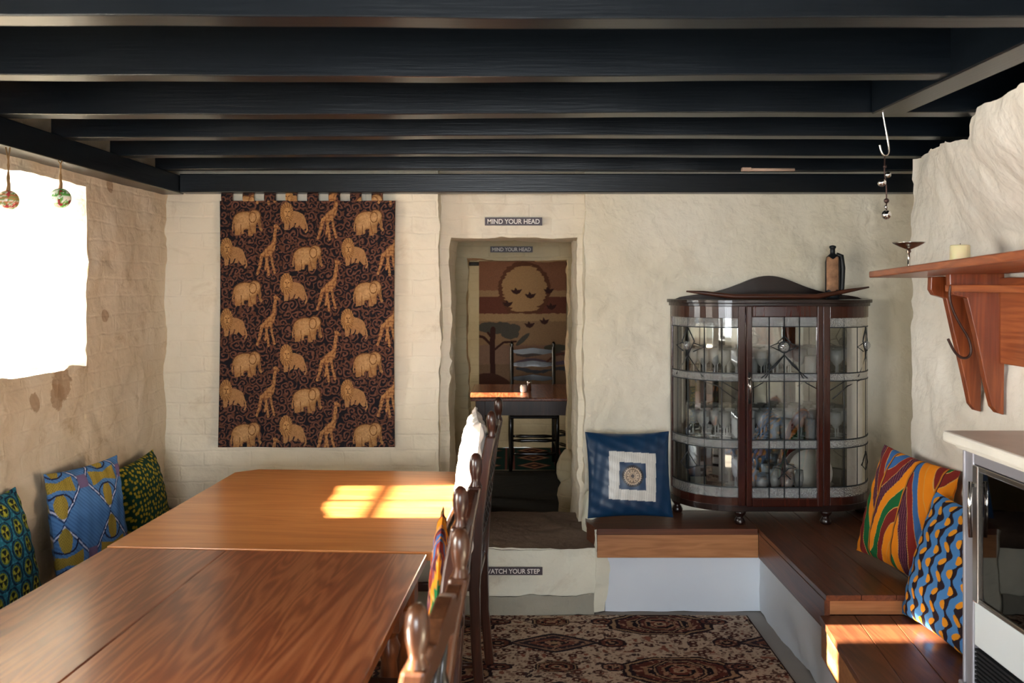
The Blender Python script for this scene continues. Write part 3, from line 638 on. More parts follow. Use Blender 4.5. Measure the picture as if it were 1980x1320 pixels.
# ------------------------------------------------------------------ cushions
def cushion(name, label, cat, base, right, up, w_, h_, t, pat, material, n=150, loc=None, crinkle=.004, sag=0):
    """base: centre of bottom edge; right, up: world directions of its face"""
    base = Vector(base); right = Vector(right).normalized(); up = Vector(up); up = (up-right*up.dot(right)).normalized(); nrm = right.cross(up)
    o = None; mb = MB()
    def f(side):
        def g(u, v):
            a, b_ = 2*u-1, 2*v-1
            bow = 1-.055*(1-b_*b_)*abs(a)**6; bowv = 1-.055*(1-a*a)*abs(b_)**6
            th = t*((1-abs(a)**2.6)*(1-abs(b_)**2.6))**.55
            cr = crinkle*math.sin(a*17+b_*9+side)*math.sin(b_*13-a*6)*(.3+.7*max(abs(a), abs(b_))**2)
            edge = max(abs(a), abs(b_)); k = 1 if edge < .999 else 0
            z = side*(th*.5)+cr*k
            p = Vector((a*w_/2*bow, (b_*bowv+1)*h_/2, z))
            p.z += -sag*(1-v)*0
            return right*p.x+up*p.y+nrm*p.z
        return g
    mb.grid(f(1), n, n); n1 = len(mb.v); mb.grid(f(-1), 40, 40)
    obx = obj(name, mb, material); obx.location = base
    g = np.array([(i/n, j/n) for j in range(n+1) for i in range(n+1)]); r1 = pat(g[:, 0], g[:, 1])
    g = np.array([(i/40, j/40) for j in range(41) for i in range(41)]); r2 = pat(g[:, 0], g[:, 1])
    setcol(obx, np.vstack([r1, r2])); tag(obx, label, cat); return obx
def pat_white(u, v): return np.tile(C('#e4dcd4'), (u.size, 1))
def pat_teal(u, v):
    rgb = np.tile(C('#1f6880'), (u.size, 1)); x = u*6.2; y = v*6.2; row = np.floor(y); xx = (x+.5*(row % 2)) % 1-.5; yy = y % 1-.5; r = np.hypot(xx, yy*.8)
    rgb[(r > .36) & (r < .45)] = C('#0f2540'); rgb[r < .32] = C('#14201f'); k = (r < .27) & (np.sin(np.arctan2(yy, xx)*3) > .35); rgb[k] = C('#a9a637'); rgb[(r > .24) & (r < .30)] = C('#7d8a35')
    d, a, i = worley(u*30, v*30, 3); rgb[(r > .47) & (d < .3)] = C('#3b87a6'); return rgb
def pat_gold(u, v):
    rgb = np.tile(C('#4d78ac'), (u.size, 1)); k = np.sin((u+v)*160) > .6; rgb[k] = C('#3d6496')
    x = (u*1.75+.35) % 1-.5; y = (v*1.55+.15) % 1-.5
    dm = np.abs(x)/.5+np.abs(y)/.5
    for t in (.98, .86): rgb[np.abs(dm-t) < .018] = C('#1d2340')
    rgb[np.abs(dm-.92) < .02] = C('#cfc9d8')
    star = (ell(x, y, 0, .27, .11, .17) < 1) | (ell(x, y, 0, -.27, .11, .17) < 1) | ((np.abs(y) < .05+.10*np.abs(x)*2) & (np.abs(x) < .30))
    k = star; rgb[k] = C('#9a8437'); rgb[k & (np.sin(x*150)*np.sin(y*150) > .3)] = C('#7d6a2c')
    for s_ in (1, -1):
        q = ell(x, y, 0, s_*.24, .20, .13); rgb[(np.abs(q-1) < .16) & (s_*y < .26)] = C('#20203a')
    rgb[(np.abs(x) > .40) & (np.abs(y) < .09)] = C('#6d5a7a'); return rgb
def pat_green(u, v):
    rgb = np.tile(C('#173f33'), (u.size, 1)); d, a, i = worley(u*17, v*15, 8); rgb[(d < .34)] = C('#8f8f2a'); rgb[(d < .2)] = C('#b99a35'); rgb[(d > .34) & (d < .42)] = C('#0e2420'); return rgb
def pat_navy(u, v):
    rgb = np.tile(C('#0b3354'), (u.size, 1)); x = (u-.5)*1.0; y = (v-.5)*1.0; ca, sa = math.cos(R(4)), math.sin(R(4)); X = x*ca-y*sa+.0; Y = x*sa+y*ca+.0
    X = X-.02; q = np.maximum(np.abs(X+.03*Y), np.abs(Y+.02))
    sq = np.abs(np.abs(X)-np.abs(Y)) < .006; rgb[sq & (q > .28)] = C('#0a2c4b')
    rgb[q < .275] = C('#d8d6cf'); k = (q < .275) & (q > .16) & (np.sin(X*230) > .75); rgb[k] = C('#c2c0ba'); rgb[q < .155] = C('#0f375a')
    r = np.hypot(X, Y+.02); a = np.arctan2(Y+.02, X)
    rgb[(r < .125)] = C('#0c1220'); rgb[r < .10+.006*np.sin(a*26)] = C('#c3ab8f'); rgb[(r < .083) & (r > .072)] = C('#6d5846'); rgb[(np.abs(r-.06) < .008) & (np.sin(a*12) > .2)] = C('#5c4a3e'); rgb[r < .022] = C('#4b3e3a')
    rgb[(np.abs(r-.035) < .004)] = C('#8a745e'); return rgb
def pat_kente(u, v):
    rgb = np.tile(C('#8a2a2a'), (u.size, 1)); cols = ['#ef8f1d', '#7e2a26', '#1f6a3c', '#ef8f1d', '#4b2135', '#8a2e28', '#3d6ba6', '#e98a1c']
    colw = .31; ci = np.floor((u+.06)/colw); uu = ((u+.06) % colw)/colw; dirn = np.where(ci % 2 == 0, 1, -1)
    s = v*1.15+dirn*(.30*np.sin((uu-.5)*2.6))+.10*np.sin(v*7+uu*3)+ci*.37+uu*dirn*.25
    idx = np.floor((s % 2)*4).astype(int)
    for i, c in enumerate(cols): rgb[idx == i] = C(c)
    fr = (s*4) % 1; rgb[(fr < .06)] = C('#d8a860')
    k = (idx == 4) & (np.sin(u*260+v*40) > .4); rgb[k] = C('#7b4a58')
    rgb[(uu < .05)] = C('#c07a2a'); rgb[(uu > .05) & (uu < .08)] = C('#3a1c26'); return rgb
def pat_dots(u, v):
    s = u*7+.22*np.sin(v*2*math.pi*4.5)*np.where(np.floor(u*7) % 2 == 0, 1, 1); rgb = np.tile(C('#4c86c6'), (u.size, 1)); fr = s % 1
    wdt = .28+.16*np.sin(v*2*math.pi*9); rgb[np.abs(fr-.5) < wdt] = C('#4c86c6'); rgb[np.abs(fr-.5) > .30+.10*np.sin(v*2*math.pi*9+1)] = C('#2a1f28')
    x = (s*1.0) % 1-.5; row = v*9; y = (row+.5*(np.floor(s) % 2)) % 1-.5; rgb[ell(x, y, .3, 0, .20, .30) < 1] = C('#e79a28'); return rgb
cushion('teal_cushion', 'teal cushion with ringed olive star motifs at the left picture edge', 'cushion', (-1.62, 2.74, .425), (0, 1, 0), (-.24, 0, 1), .46, .43, .13, pat_teal, M['pattern'])
cushion('blue_cushion', 'blue cushion with mustard hourglass shapes and dark lines leaning on left wall', 'cushion', (-1.595, 3.29, .425), (.10, .33, 0), (-.14, .06, 1), .37, .43, .11, pat_gold, M['pattern'])
cushion('green_cushion', 'dark green cushion with mustard speckles nearest the left corner', 'cushion', (-1.62, 3.86, .425), (.03, 1, .05), (-.22, 0, 1), .38, .34, .11, pat_green, M['pattern'])
cushion('navy_cushion', 'navy satin cushion with white square and round tan emblem beside the cabinet', 'cushion', P(1218, 1001, 4.12)+Vector((0, -.02, .005)), (1, .05, 0), (-.01, .22, 1), .415, .41, .12, pat_navy, M['satin'], crinkle=.003)
cushion('zigzag_cushion', 'orange, green and maroon wavy print cushion on the right bench', 'cushion', (1.52, 3.40, .414), (.12, -.38, -.03), (.26, .03, 1), .40, .46, .14, pat_kente, M['pattern'], n=220)
cushion('dotted_cushion', 'blue cushion with orange dots and dark wavy stripes beside the stove', 'cushion', (1.475, 2.955, .325), (.03, -.38, 0), (.30, .02, 1), .44, .47, .13, pat_dots, M['pattern'], n=220)
cushion('white_cushion', 'white sunlit cushion standing against the back of the farthest dining chair', 'cushion', (-.182, 3.25, .485), (-.03, .35, 0), (.11, .0, 1), .42, .57, .11, pat_white, M['pattern'], crinkle=.01)

# ------------------------------------------------------------------ dining chairs (face -X; local origin on the floor below the seat)
def make_chair(label, wid, m):
    t = thing('dining_chair', label, 'chair', (0, 0, 0), 0, 'carved dark dining chairs along the table')
    hw = wid/2
    for s_ in (-1, 1):                                     # rear posts, leaning back, with rounded ears
        mb = MB(); y = s_*hw; path = [(.215, y, 0), (.195, y, .22), (.190, y, .44), (.205, y, .70), (.232, y, .90), (.250, y, .99)]
        pts = []; wd = .021
        n = len(path); vs = []
        for (x, yy, z) in path:
            k = 1.0 if z > .3 else .9
            vs += [(x-.019*k, yy-wd*k, z), (x+.019*k, yy-wd*k, z), (x+.019*k, yy+wd*k, z), (x-.019*k, yy+wd*k, z)]
        fs = [(i*4+a, i*4+(a+1) % 4, (i+1)*4+(a+1) % 4, (i+1)*4+a) for i in range(n-1) for a in range(4)]+[(3, 2, 1, 0), tuple((n-1)*4+a for a in range(4))]
        mb.add(vs, fs); obj('rear_post', mb, m, t, bevel=.007)
        mb = MB(); mb.lathe([(.018, -.006), (.019, 0), (.014, .010), (.0165, .022), (.0205, .036), (.0215, .052), (.020, .068), (.015, .080), (.007, .086), (.001, .087)], (.251, y, .992), 16, Matrix.Diagonal((.85, 1, 1)))
        obj('ear_finial', mb, m, t)
        mb = MB(); mb.lathe([(.014, 0), (.02, .03), (.014, .06), (.021, .14), (.014, .19), (.022, .26), (.016, .32), (.022, .36), (.022, .44)], (-.20, s_*(hw+.01), 0), 14); obj('front_leg', mb, m, t)
    mb = MB()                                              # carved crest rail
    prof = [(-hw, .88), (-hw, .955), (-hw*.80, .965), (-hw*.7, .995), (-hw*.5, .98), (-hw*.3, 1.005), (0, 1.02), (hw*.3, 1.005), (hw*.5, .98), (hw*.7, .995), (hw*.8, .965), (hw, .955), (hw, .88), (hw*.5, .915), (0, .90), (-hw*.5, .915)]
    mb.prism(prof, (-.014, .014), lambda u, v, w_: (.232+(v-.9)*.2+w_, u, v)); obj('crest_rail', mb, m, t, bevel=.004)
    mb = MB(); mb.box((.188, -hw, .56), (.212, hw, .60)); obj('lower_rail', mb, m, t, bevel=.003)
    for i in range(5):                                     # turned spindles
        y = (-2+i)*hw*.36; mb = MB(); prf = [(.007, 0)]
        for k in range(3): z = .05+k*.08; prf += [(.008, z-.03), (.016, z-.012), (.016, z+.012), (.008, z+.03)]
        prf += [(.007, .31)]
        mb.lathe(prf, (0, 0, 0), 12); mb.xf(Matrix.Translation((.203, y, .595)) @ Matrix.Rotation(R(5.5), 4, 'Y')); obj('spindle', mb, M['black_wood'], t)
    mb = MB(); mb.prism([(-.235, -hw-.03), (-.235, hw+.03), (.20, hw), (.20, -hw)], (.425, .46), lambda u, v, w_: (u, v, w_)); obj('seat', mb, m, t, bevel=.008)
    for s_ in (-1, 1):
        mb = MB(); mb.tube([(-.2, s_*(hw+.005), .16), (.2, s_*hw, .16)], .011, 10); obj('stretcher', mb, m, t)
    mb = MB(); mb.tube([(0, -hw, .16), (0, hw, .16)], .012, 10); obj('stretcher', mb, m, t)
    mb = MB(); mb.tube([(-.2, -hw, .27), (-.2, 0, .27), (-.2, hw, .27)], [.01, .018, .01], 10); obj('stretcher', mb, m, t)
    return t
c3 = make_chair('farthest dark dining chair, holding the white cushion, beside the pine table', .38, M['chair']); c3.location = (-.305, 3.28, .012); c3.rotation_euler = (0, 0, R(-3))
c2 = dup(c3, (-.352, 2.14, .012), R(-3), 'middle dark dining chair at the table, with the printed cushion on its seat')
c1 = make_chair('nearest dining chair in a lighter wood tone, coloured as if catching light, at the bottom of the picture', .38, M['chair_lit']); c1.location = (-.362, 1.44, .012); c1.rotation_euler = (0, 0, R(-6))
cushion('printed_cushion', 'yellow and blue print cushion on the middle chair, a sliver showing past the table edge', 'cushion', (-.197, 2.20, .49), (-.02, .38, 0), (.05, 0, 1), .36, .44, .05, pat_kente, M['pattern'], n=80)


# ------------------------------------------------------------------ display cabinet
cab = thing('display_cabinet', 'dark bow fronted china cabinet with leaded glass on the back bench', 'cabinet', (1.307, 4.19, .40))
YF = -.13; XD = .219; XB = .49; YB = .13
def plan(t): return (XD+(XB-XD)*math.sin(t), YB-(YB-YF)*math.cos(t))   # right side curve t 0..pi/2
def sidearc(s_, off=0, n=14, t0=0, t1=math.pi/2):
    pts = []
    for i in range(n+1):
        t = t0+(t1-t0)*i/n; x, y = plan(t); nx, ny = math.sin(t)*(YB-YF), -math.cos(t)*(XB-XD); l = math.hypot(nx, ny); pts.append((s_*(x+off*nx/l), y+off*ny/l))
    return pts
def ring(off, n=14): return [p for p in sidearc(-1, off, n)[::-1]]+[p for p in sidearc(1, off, n)]
def slab(mb, off, z0, z1, yb=.14):
    r = ring(off); poly = [(r[0][0], yb)]+r+[(r[-1][0], yb)]; mb.prism(poly, (z0, z1), lambda u, v, w_: (u, v, w_)); return mb
mb = slab(MB(), .004, .066, .095); obj('base_panel', mb, M['mahogany_dark'], cab, bevel=.002)
mb = slab(MB(), .0, 1.05, 1.056); slab(mb, .018, 1.056, 1.072); slab(mb, .008, 1.04, 1.056); obj('cornice', mb, M['mahogany_dark'], cab, bevel=.002)
def arcwall(mb, s_, off0, off1, z0, z1, t0=0, t1=math.pi/2, n=14):
    a, b_ = sidearc(s_, off0, n, t0, t1), sidearc(s_, off1, n, t0, t1); mb.prism(a+b_[::-1], (z0, z1), lambda u, v, w_: (u, v, w_)); return mb
for s_ in (-1, 1):
    mb = MB(); arcwall(mb, s_, -.016, 0, .985, 1.045); obj('curved_top_rail', mb, M['mahogany'], cab, bevel=.0015)
    mb = MB(); arcwall(mb, s_, -.016, 0, .09, .132); obj('curved_bottom_rail', mb, M['mahogany'], cab, bevel=.0015)
    mb = MB(); arcwall(mb, s_, -.009, -.006, .132, .985); pane = obj('curved_pane', mb, M['glass'], cab)
    mb = MB()
    for z0, z1 in ((.94, .985), (.685, .722), (.365, .405), (.132, .18)): obj('textured_glass_band', arcwall(MB(), s_, -.0105, -.0045, z0, z1), M['textured'], pane)
    
    mb = MB()
    for z in (.94, .722, .685, .405, .365, .18): arcwall(mb, s_, -.013, -.002, z-.002, z+.002)
    for t in (.28, .60, .95, 1.25):
        x, y = sidearc(s_, -.0075, 1, t, t)[0]; mb.tube([(x, y, .132), (x, y, .985)], .0028, 6)
    def ap(t, z): x, y = sidearc(s_, -.005, 1, t, t)[0]; return (x, y, z)
    for loop in ([(.95, .94), (.80, .87), (.95, .80), (1.10, .87), (.95, .94)], [(.95, .80), (.62, .70)], [(.95, .80), (1.3, .70)], [(.8, .86), (.6, .845), (.82, .82)], [(1.1, .86), (1.3, .845), (1.08, .82)],
                 [(.95, .33), (.75, .27), (.95, .24), (1.15, .27), (.95, .33)], [(.05, .60), (.35, .66), (.7, .685)], [(.0, .64), (.3, .685)]):
        mb.tube([ap(*q) for q in loop], .0026, 6)
    obj('lead_came', mb, M['lead'], pane)
    c = sidearc(s_, -.004, 1, .95, .95)[0]; mb = MB(); mb.ball((c[0], c[1], .848), .022, 14, (1, .35, 1)); obj('glass_jewel', mb, M['bevel_glass'], pane)
    mb = MB(); mb.box((min(s_*.219, s_*.184), YF-.004, .09), (max(s_*.219, s_*.184), YF+.022, 1.05)); obj('front_post', mb, M['mahogany'], cab, bevel=.004)
    mb = MB(); mb.box((min(s_*.49, s_*.474), .118, .09), (max(s_*.49, s_*.474), .14, 1.05)); obj('rear_post', mb, M['mahogany'], cab, bevel=.002)
    for (fx, fy) in ((s_*.205, YF+.02), (s_*.46, .115)):
        mb = MB(); mb.lathe([(.016, 0), (.024, .004), (.027, .016), (.02, .030), (.014, .038), (.026, .052), (.030, .066)], (fx, fy, 0), 16); obj('foot', mb, M['mahogany_dark'], cab)
mb = MB(); mb.box((-.47, .125, .09), (.47, .132, 1.045)); obj('mirror_back', mb, M['mirror'], cab)
mb = MB(); mb.box((-.49, .132, .09), (.49, .14, 1.05)); obj('back_panel', mb, M['mahogany_dark'], cab)
for z in (.400, .700):
    mb = MB(); r = ring(-.02); mb.prism([(r[0][0], .122)]+r+[(r[-1][0], .122)], (z-.003, z+.003), lambda u, v, w_: (u, v, w_)); obj('glass_shelf', mb, M['glass'], cab)
mb = MB(); n = 40                                           # arched crest on top at the back
top = [(-.47+.94*i/n, 1.072+(.085*math.exp(-((-.47+.94*i/n)/.19)**2)+.032*(1-((-.47+.94*i/n)/.47)**2)**.5 if abs(-.47+.94*i/n) < .4699 else 1.072*0)) for i in range(n+1)]
mb.prism([(-.47, 1.068)]+top+[(.47, 1.068)], (.105, .135), lambda u, v, w_: (u, w_, v)); obj('arched_crest', mb, M['mahogany_dark'], cab, bevel=.003)
# door
mb = MB(); dx, dz0, dz1, fw = .182, .09, 1.045, .028
mb.box((-dx, YF-.012, dz0), (-dx+fw, YF+.01, dz1)); mb.box((dx-fw, YF-.012, dz0), (dx, YF+.01, dz1)); mb.box((-dx+fw, YF-.012, dz0), (dx-fw, YF+.01, dz0+.042)); mb.box((-dx+fw, YF-.012, dz1-.055), (dx-fw, YF+.01, dz1))
door = obj('door', mb, M['mahogany'], cab, bevel=.005)
gx = dx-fw; mb = MB(); mb.box((-gx, YF-.001, .132), (gx, YF+.002, .99)); obj('pane', mb, M['glass'], door)
mb = MB()
for z0, z1 in ((.945, .99), (.685, .722), (.365, .405), (.132, .18)):
    mb = MB(); mb.box((-gx, YF-.003, z0), (gx, YF-.0012, z1)); obj('textured_glass_band', mb, M['textured'], door)
mb = MB(); yl = YF-.003
for z in (.945, .722, .685, .405, .365, .18): mb.box((-gx, yl-.002, z-.002), (gx, yl+.003, z+.002))
for x in (-.072, 0, .072): mb.tube([(x, yl, .132), (x, yl, .99)], .0028, 6)
for loop in ([(0, .90), (-.03, .872), (0, .84), (.03, .872), (0, .90)], [(-.026, .868), (-.066, .852), (-.022, .83)], [(.026, .868), (.066, .852), (.022, .83)], [(0, .81), (-.04, .76), (-.11, .70)], [(0, .81), (.04, .76), (.11, .70)], [(0, .81), (-.06, .75), (-.09, .70)], [(0, .81), (.06, .75), (.09, .70)],
             [(-gx, .65), (-.10, .68)], [(gx, .65), (.10, .68)], [(0, .33), (-.015, .295), (-.055, .275), (-.02, .27), (0, .25), (.02, .27), (.055, .275), (.015, .295), (0, .33)], [(-.03, .22), (0, .25), (.03, .22)]):
    mb.tube([(x, yl-.001, z) for x, z in loop], .0026, 6)
for r_ in (.027,): mb.tube([(r_*math.cos(a*.4), yl-.001, .848+r_*math.sin(a*.4)) for a in range(17)], .0026, 6)
obj('lead_came', mb, M['lead'], door)
mb = MB(); mb.ball((0, yl-.001, .848), .024, 16, (1, .35, 1)); obj('glass_jewel', mb, M['bevel_glass'], door)
mb = MB(); mb.lathe([(.010, -.004), (.010, 0), (.004, .003), (.003, .01)], (0, 0, 0), 12, Matrix.Rotation(R(90), 3, 'X')); mb.xf(Matrix.Translation((-.168, YF-.013, .70))); mb.tube([(-.168, YF-.022, .70), (-.168, YF-.024, .66), (-.168, YF-.02, .60)], [.004, .007, .003], 8); mb.box((-.175, YF-.0145, .58), (-.161, YF-.012, .73))
obj('handle', mb, M['chrome'], door, label='silver door handle')
mb = MB(); mb.box((-.219, YF-.006, 1.0), (.219, YF+.02, 1.052)); 
# drinking glasses
CW = Vector((1.307, 4.19, .40))
gobs = []
profs = [[(.026, 0), (.024, .002), (.004, .006), (.0035, .045), (.012, .055), (.026, .075), (.029, .10), (.026, .125), (.024, .125), (.026, .10), (.023, .077), (.004, .058)],
         [(.022, 0), (.024, .003), (.027, .095), (.025, .095), (.021, .008), (.001, .008)],
         [(.022, 0), (.021, .002), (.004, .006), (.0035, .06), (.014, .075), (.022, .11), (.020, .155), (.018, .155), (.020, .11), (.003, .078)]]
kinds = [('wine_glass', 'clear stemmed wine glass standing inside the cabinet'), ('tumbler', 'clear straight tumbler standing inside the cabinet'), ('champagne_flute', 'tall clear champagne flute standing inside the cabinet')]
protos = []
tiers = {(.703): 'top shelf', (.403): 'middle shelf', (.095): 'bottom'}
def inside(x, y): # inside the bow with margin
    ax = abs(x)
    if y < YF+.055 or y > .095: return False
    if ax <= XD: return True
    return ((ax-XD)/(XB-XD-.05))**2+((YB-y)/(YB-YF-.05))**2 < 1
firsts = {}
for zt, tn in tiers.items():
    for iy in range(3):
        for ix in range(16):
            x = -.45+ix*.060+(.033 if iy % 2 else 0); y = -.065+iy*.062
            if not inside(x, y): continue
            if zt == .095 and not (-.16 < x < .12): continue
            k = {0: 0, 1: 1, 2: 2}[(ix//2+iy) % 3] if zt != .403 else (1 if iy == 0 and ix % 3 else 0)
            if zt == .703: k = 0 if (ix % 5) else 1
            if zt == .095: k = 2 if ix % 2 else 0
            key = (k, zt)
            if k not in firsts:
                mb = MB(); mb.lathe(profs[k], (0, 0, 0), 16); o = obj(kinds[k][0], mb, M['drink']); firsts[k] = o
            else:
                o = firsts[k].copy(); COL.objects.link(o)
            o.location = CW+Vector((x+random.uniform(-.003, .003), y+random.uniform(-.003, .003), zt)); o.rotation_euler = (0, 0, random.random()*6)
            tag(o, kinds[k][1].replace('inside the cabinet', ('on the '+tn+' of the cabinet') if 'shelf' in tn else 'on the cabinet floor'), 'glass', 'glasses on the cabinet '+tn)
# plate standing at right inside, small white card and box
mb = MB(); mb.lathe([(.001, 0), (.035, 0), (.05, .006), (.075, .014), (.075, .018), (.048, .010), (.001, .006)], (0, 0, 0), 28); o = obj('saucer', mb, M['ceramic'], loc=CW+Vector((.30, .0, .0955))); tag(o, 'pale saucer lying on the cabinet floor at right', 'saucer')
mb = MB(); mb.lathe([(.001, 0), (.05, 0), (.075, .008), (.11, .018), (.11, .022), (.07, .012), (.001, .006)], (0, 0, 0), 32); mb.xf(Matrix.Rotation(R(78), 4, 'X')); o = obj('dinner_plate', mb, M['ceramic'], loc=CW+Vector((.20, .10, .205))); tag(o, 'pale round plate leaning against the mirror on the cabinet floor', 'plate')
mb = MB(); mb.box((-.035, -.01, 0), (.035, .01, .03)); o = obj('small_box', mb, M['black_metal'], loc=CW+Vector((.12, -.065, .0955)), bevel=.002); tag(o, 'small black box on the cabinet floor behind the door', 'box')
mb = MB(); mb.box((-.04, -.002, 0), (.04, .002, .055)); o = obj('white_card', mb, M['ceramic'], loc=CW+Vector((-.33, .02, .0955))); tag(o, 'small white card standing at lower left inside the cabinet', 'card')

# things on top of the cabinet
A = [P(1327, 563, 4.13), P(1360, 566, 4.12), P(1420, 575, 4.11), P(1500, 580, 4.11), P(1580, 575, 4.12), P(1640, 562, 4.14), P(1680, 555, 4.16)]
zt = .40+1.075
pts = [Vector((p.x, p.y, max(p.z, zt+.012))) for p in A]
mb = MB(); L0 = pts[3].copy(); mb.tube([p-L0 for p in pts], [.004, .010, .013, .014, .013, .010, .004], 12); o = obj('carved_wooden_stick', mb, wood('stick_wood', [(.3, '#2a140c'), (.7, '#5a2f1c')], 0, rough=.4), loc=L0); tag(o, 'long curved dark wooden stick with upturned ends lying on the cabinet', 'stick')
bt = thing('hide_covered_bottle', 'tall dark flask with a tan hide front standing on the right of the cabinet', 'bottle', (P(1610, 580, 4.17).x, 4.17, zt))
mb = MB(); mb.lathe([(.030, 0), (.036, .01), (.036, .18), (.030, .205), (.018, .215), (.012, .222), (.012, .245), (.016, .248), (.016, .258), (.004, .262)], (0, 0, 0), 20, Matrix.Diagonal((1, .8, 1))); mb.tube([(.03, 0, .02), (.045, 0, .05), (.05, 0, .15), (.042, 0, .21), (.02, 0, .215)], .012, 10); obj('body', mb, M['black_metal'], bt)
mb = MB()
def hd(u, v): a = R(-150+95*u); return (.0385*math.cos(a)-.003, .0325*math.sin(a), .04+.16*v+.006*math.sin(u*9))
mb.grid(hd, 16, 12); o = obj('hide_panel', mb, M['hide'], bt); sm = o.modifiers.new('t', 'SOLIDIFY'); sm.thickness = .003

# ------------------------------------------------------------------ signs
def sign(label, cx, cy, Y, wpx, hpx, text, ypush=0):
    c = P(cx, cy, Y); w_ = wpx*Y/FPX; h = hpx*Y/FPX; t = thing('notice_sign', label, 'sign', (c.x, Y-ypush, c.z))
    mb = MB(); mb.box((-w_/2, 0, -h/2), (w_/2, .004, h/2)); obj('plate', mb, M['plate'], t)
    cu = bpy.data.curves.new('t', 'FONT'); cu.body = text; cu.align_x = 'CENTER'; cu.align_y = 'CENTER'; cu.size = 1; cu.extrude = .01; cu.offset = .016
    tmp = bpy.data.objects.new('t', cu); COL.objects.link(tmp); bpy.context.view_layer.update()
    me = bpy.data.meshes.new_from_object(tmp.evaluated_get(bpy.context.evaluated_depsgraph_get())); bpy.data.objects.remove(tmp)
    vs = np.array([v.co[:] for v in me.vertices]); mn, mxx = vs.min(0), vs.max(0); sx = w_*.91/(mxx[0]-mn[0]); sz = h*.62/(mxx[1]-mn[1]); cc = (mn+mxx)/2
    for v in me.vertices: q = v.co.copy(); v.co = ((q.x-cc[0])*sx, -.0008-q.z*.05, (q.y-cc[1])*sz)
    me.materials.clear(); me.materials.append(M['letter']); o = bpy.data.objects.new('lettering', me); COL.objects.link(o); o.parent = t
    return t
sign('dark MIND YOUR HEAD sign with white letters above the near doorway', 993, 428, YW+.075, 111, 15.5, 'MIND YOUR HEAD', 0.0)
sign('smaller dark MIND YOUR HEAD sign on the inner lintel beyond', 989, 482, Y2-.014, 82, 11.5, 'MIND YOUR HEAD', 0.0)
sign('dark WATCH YOUR STEP sign with white letters on the step riser', 990, 1104, 3.975, 118, 15, 'WATCH YOUR STEP', 0.0)

# ------------------------------------------------------------------ far room furniture
ftb = thing('side_table', 'brown wooden table seen through the doorway, lit by sun', 'table', (.23, 6.52, 0))
mb = MB(); mb.box((-.52, -.42, .708), (.52, .42, .732)); obj('tabletop', mb, M['table_near'], ftb, bevel=.006)
mb = MB(); mb.box((-.46, -.37, .60), (.46, -.35, .707)); mb.box((-.46, .35, .60), (.46, .37, .707)); mb.box((-.46, -.35, .60), (-.44, .35, .707)); mb.box((.44, -.35, .60), (.46, .35, .707)); obj('apron', mb, M['chair'], ftb)
table_legs(ftb, [(-.44, -.34), (.44, -.34), (-.44, .34), (.44, .34)], .707, M['chair'])
def ladder_chair(label, loc, rz):
    t = thing('ladder_back_chair', label, 'chair', loc, rz)
    for s_ in (-1, 1):
        mb = MB(); mb.lathe([(.014, 0), (.017, .1), (.017, .98), (.011, .99), (.019, 1.01), (.010, 1.03), (.002, 1.035)], (s_*.18, .18, 0), 12); obj('rear_post', mb, M['black_wood'], t)
        mb = MB(); mb.lathe([(.014, 0), (.02, .06), (.014, .12), (.02, .3), (.018, .47), (.01, .48)], (s_*.19, -.18, 0), 12); obj('front_leg', mb, M['black_wood'], t)
        mb = MB(); mb.tube([(s_*.185, -.18, .2), (s_*.18, .18, .2)], .01, 8); obj('stretcher', mb, M['black_wood'], t)
    for z in (.60, .72, .84, .95):
        mb = MB(); mb.prism([(-.17, -.012), (-.09, -.026), (0, -.016), (.09, -.026), (.17, -.012), (.17, .012), (.09, .02), (0, .032), (-.09, .02), (-.17, .012)], (-.006, .006), lambda u, v, w_, z=z: (u, .18+w_, z+v)); obj('back_slat', mb, M['black_wood'], t)
    mb = MB(); mb.box((-.20, -.20, .43), (.20, .19, .455)); obj('seat', mb, M['black_wood'], t, bevel=.01)
    for y, z in ((-.18, .25), (-.18, .14), (.18, .22)): mb = MB(); mb.tube([(-.18, y, z), (-.1, y, z), (0, y, z), (.1, y, z), (.18, y, z)], [.008, .016, .012, .016, .008], 8); obj('stretcher', mb, M['black_wood'], t)
    return t
ladder_chair('black ladder back chair behind the far room table', (.20, 7.16, .017), 0)
ladder_chair('dark chair at the right end of the far room table, mostly hidden', (.66, 7.40, .017), R(-60))
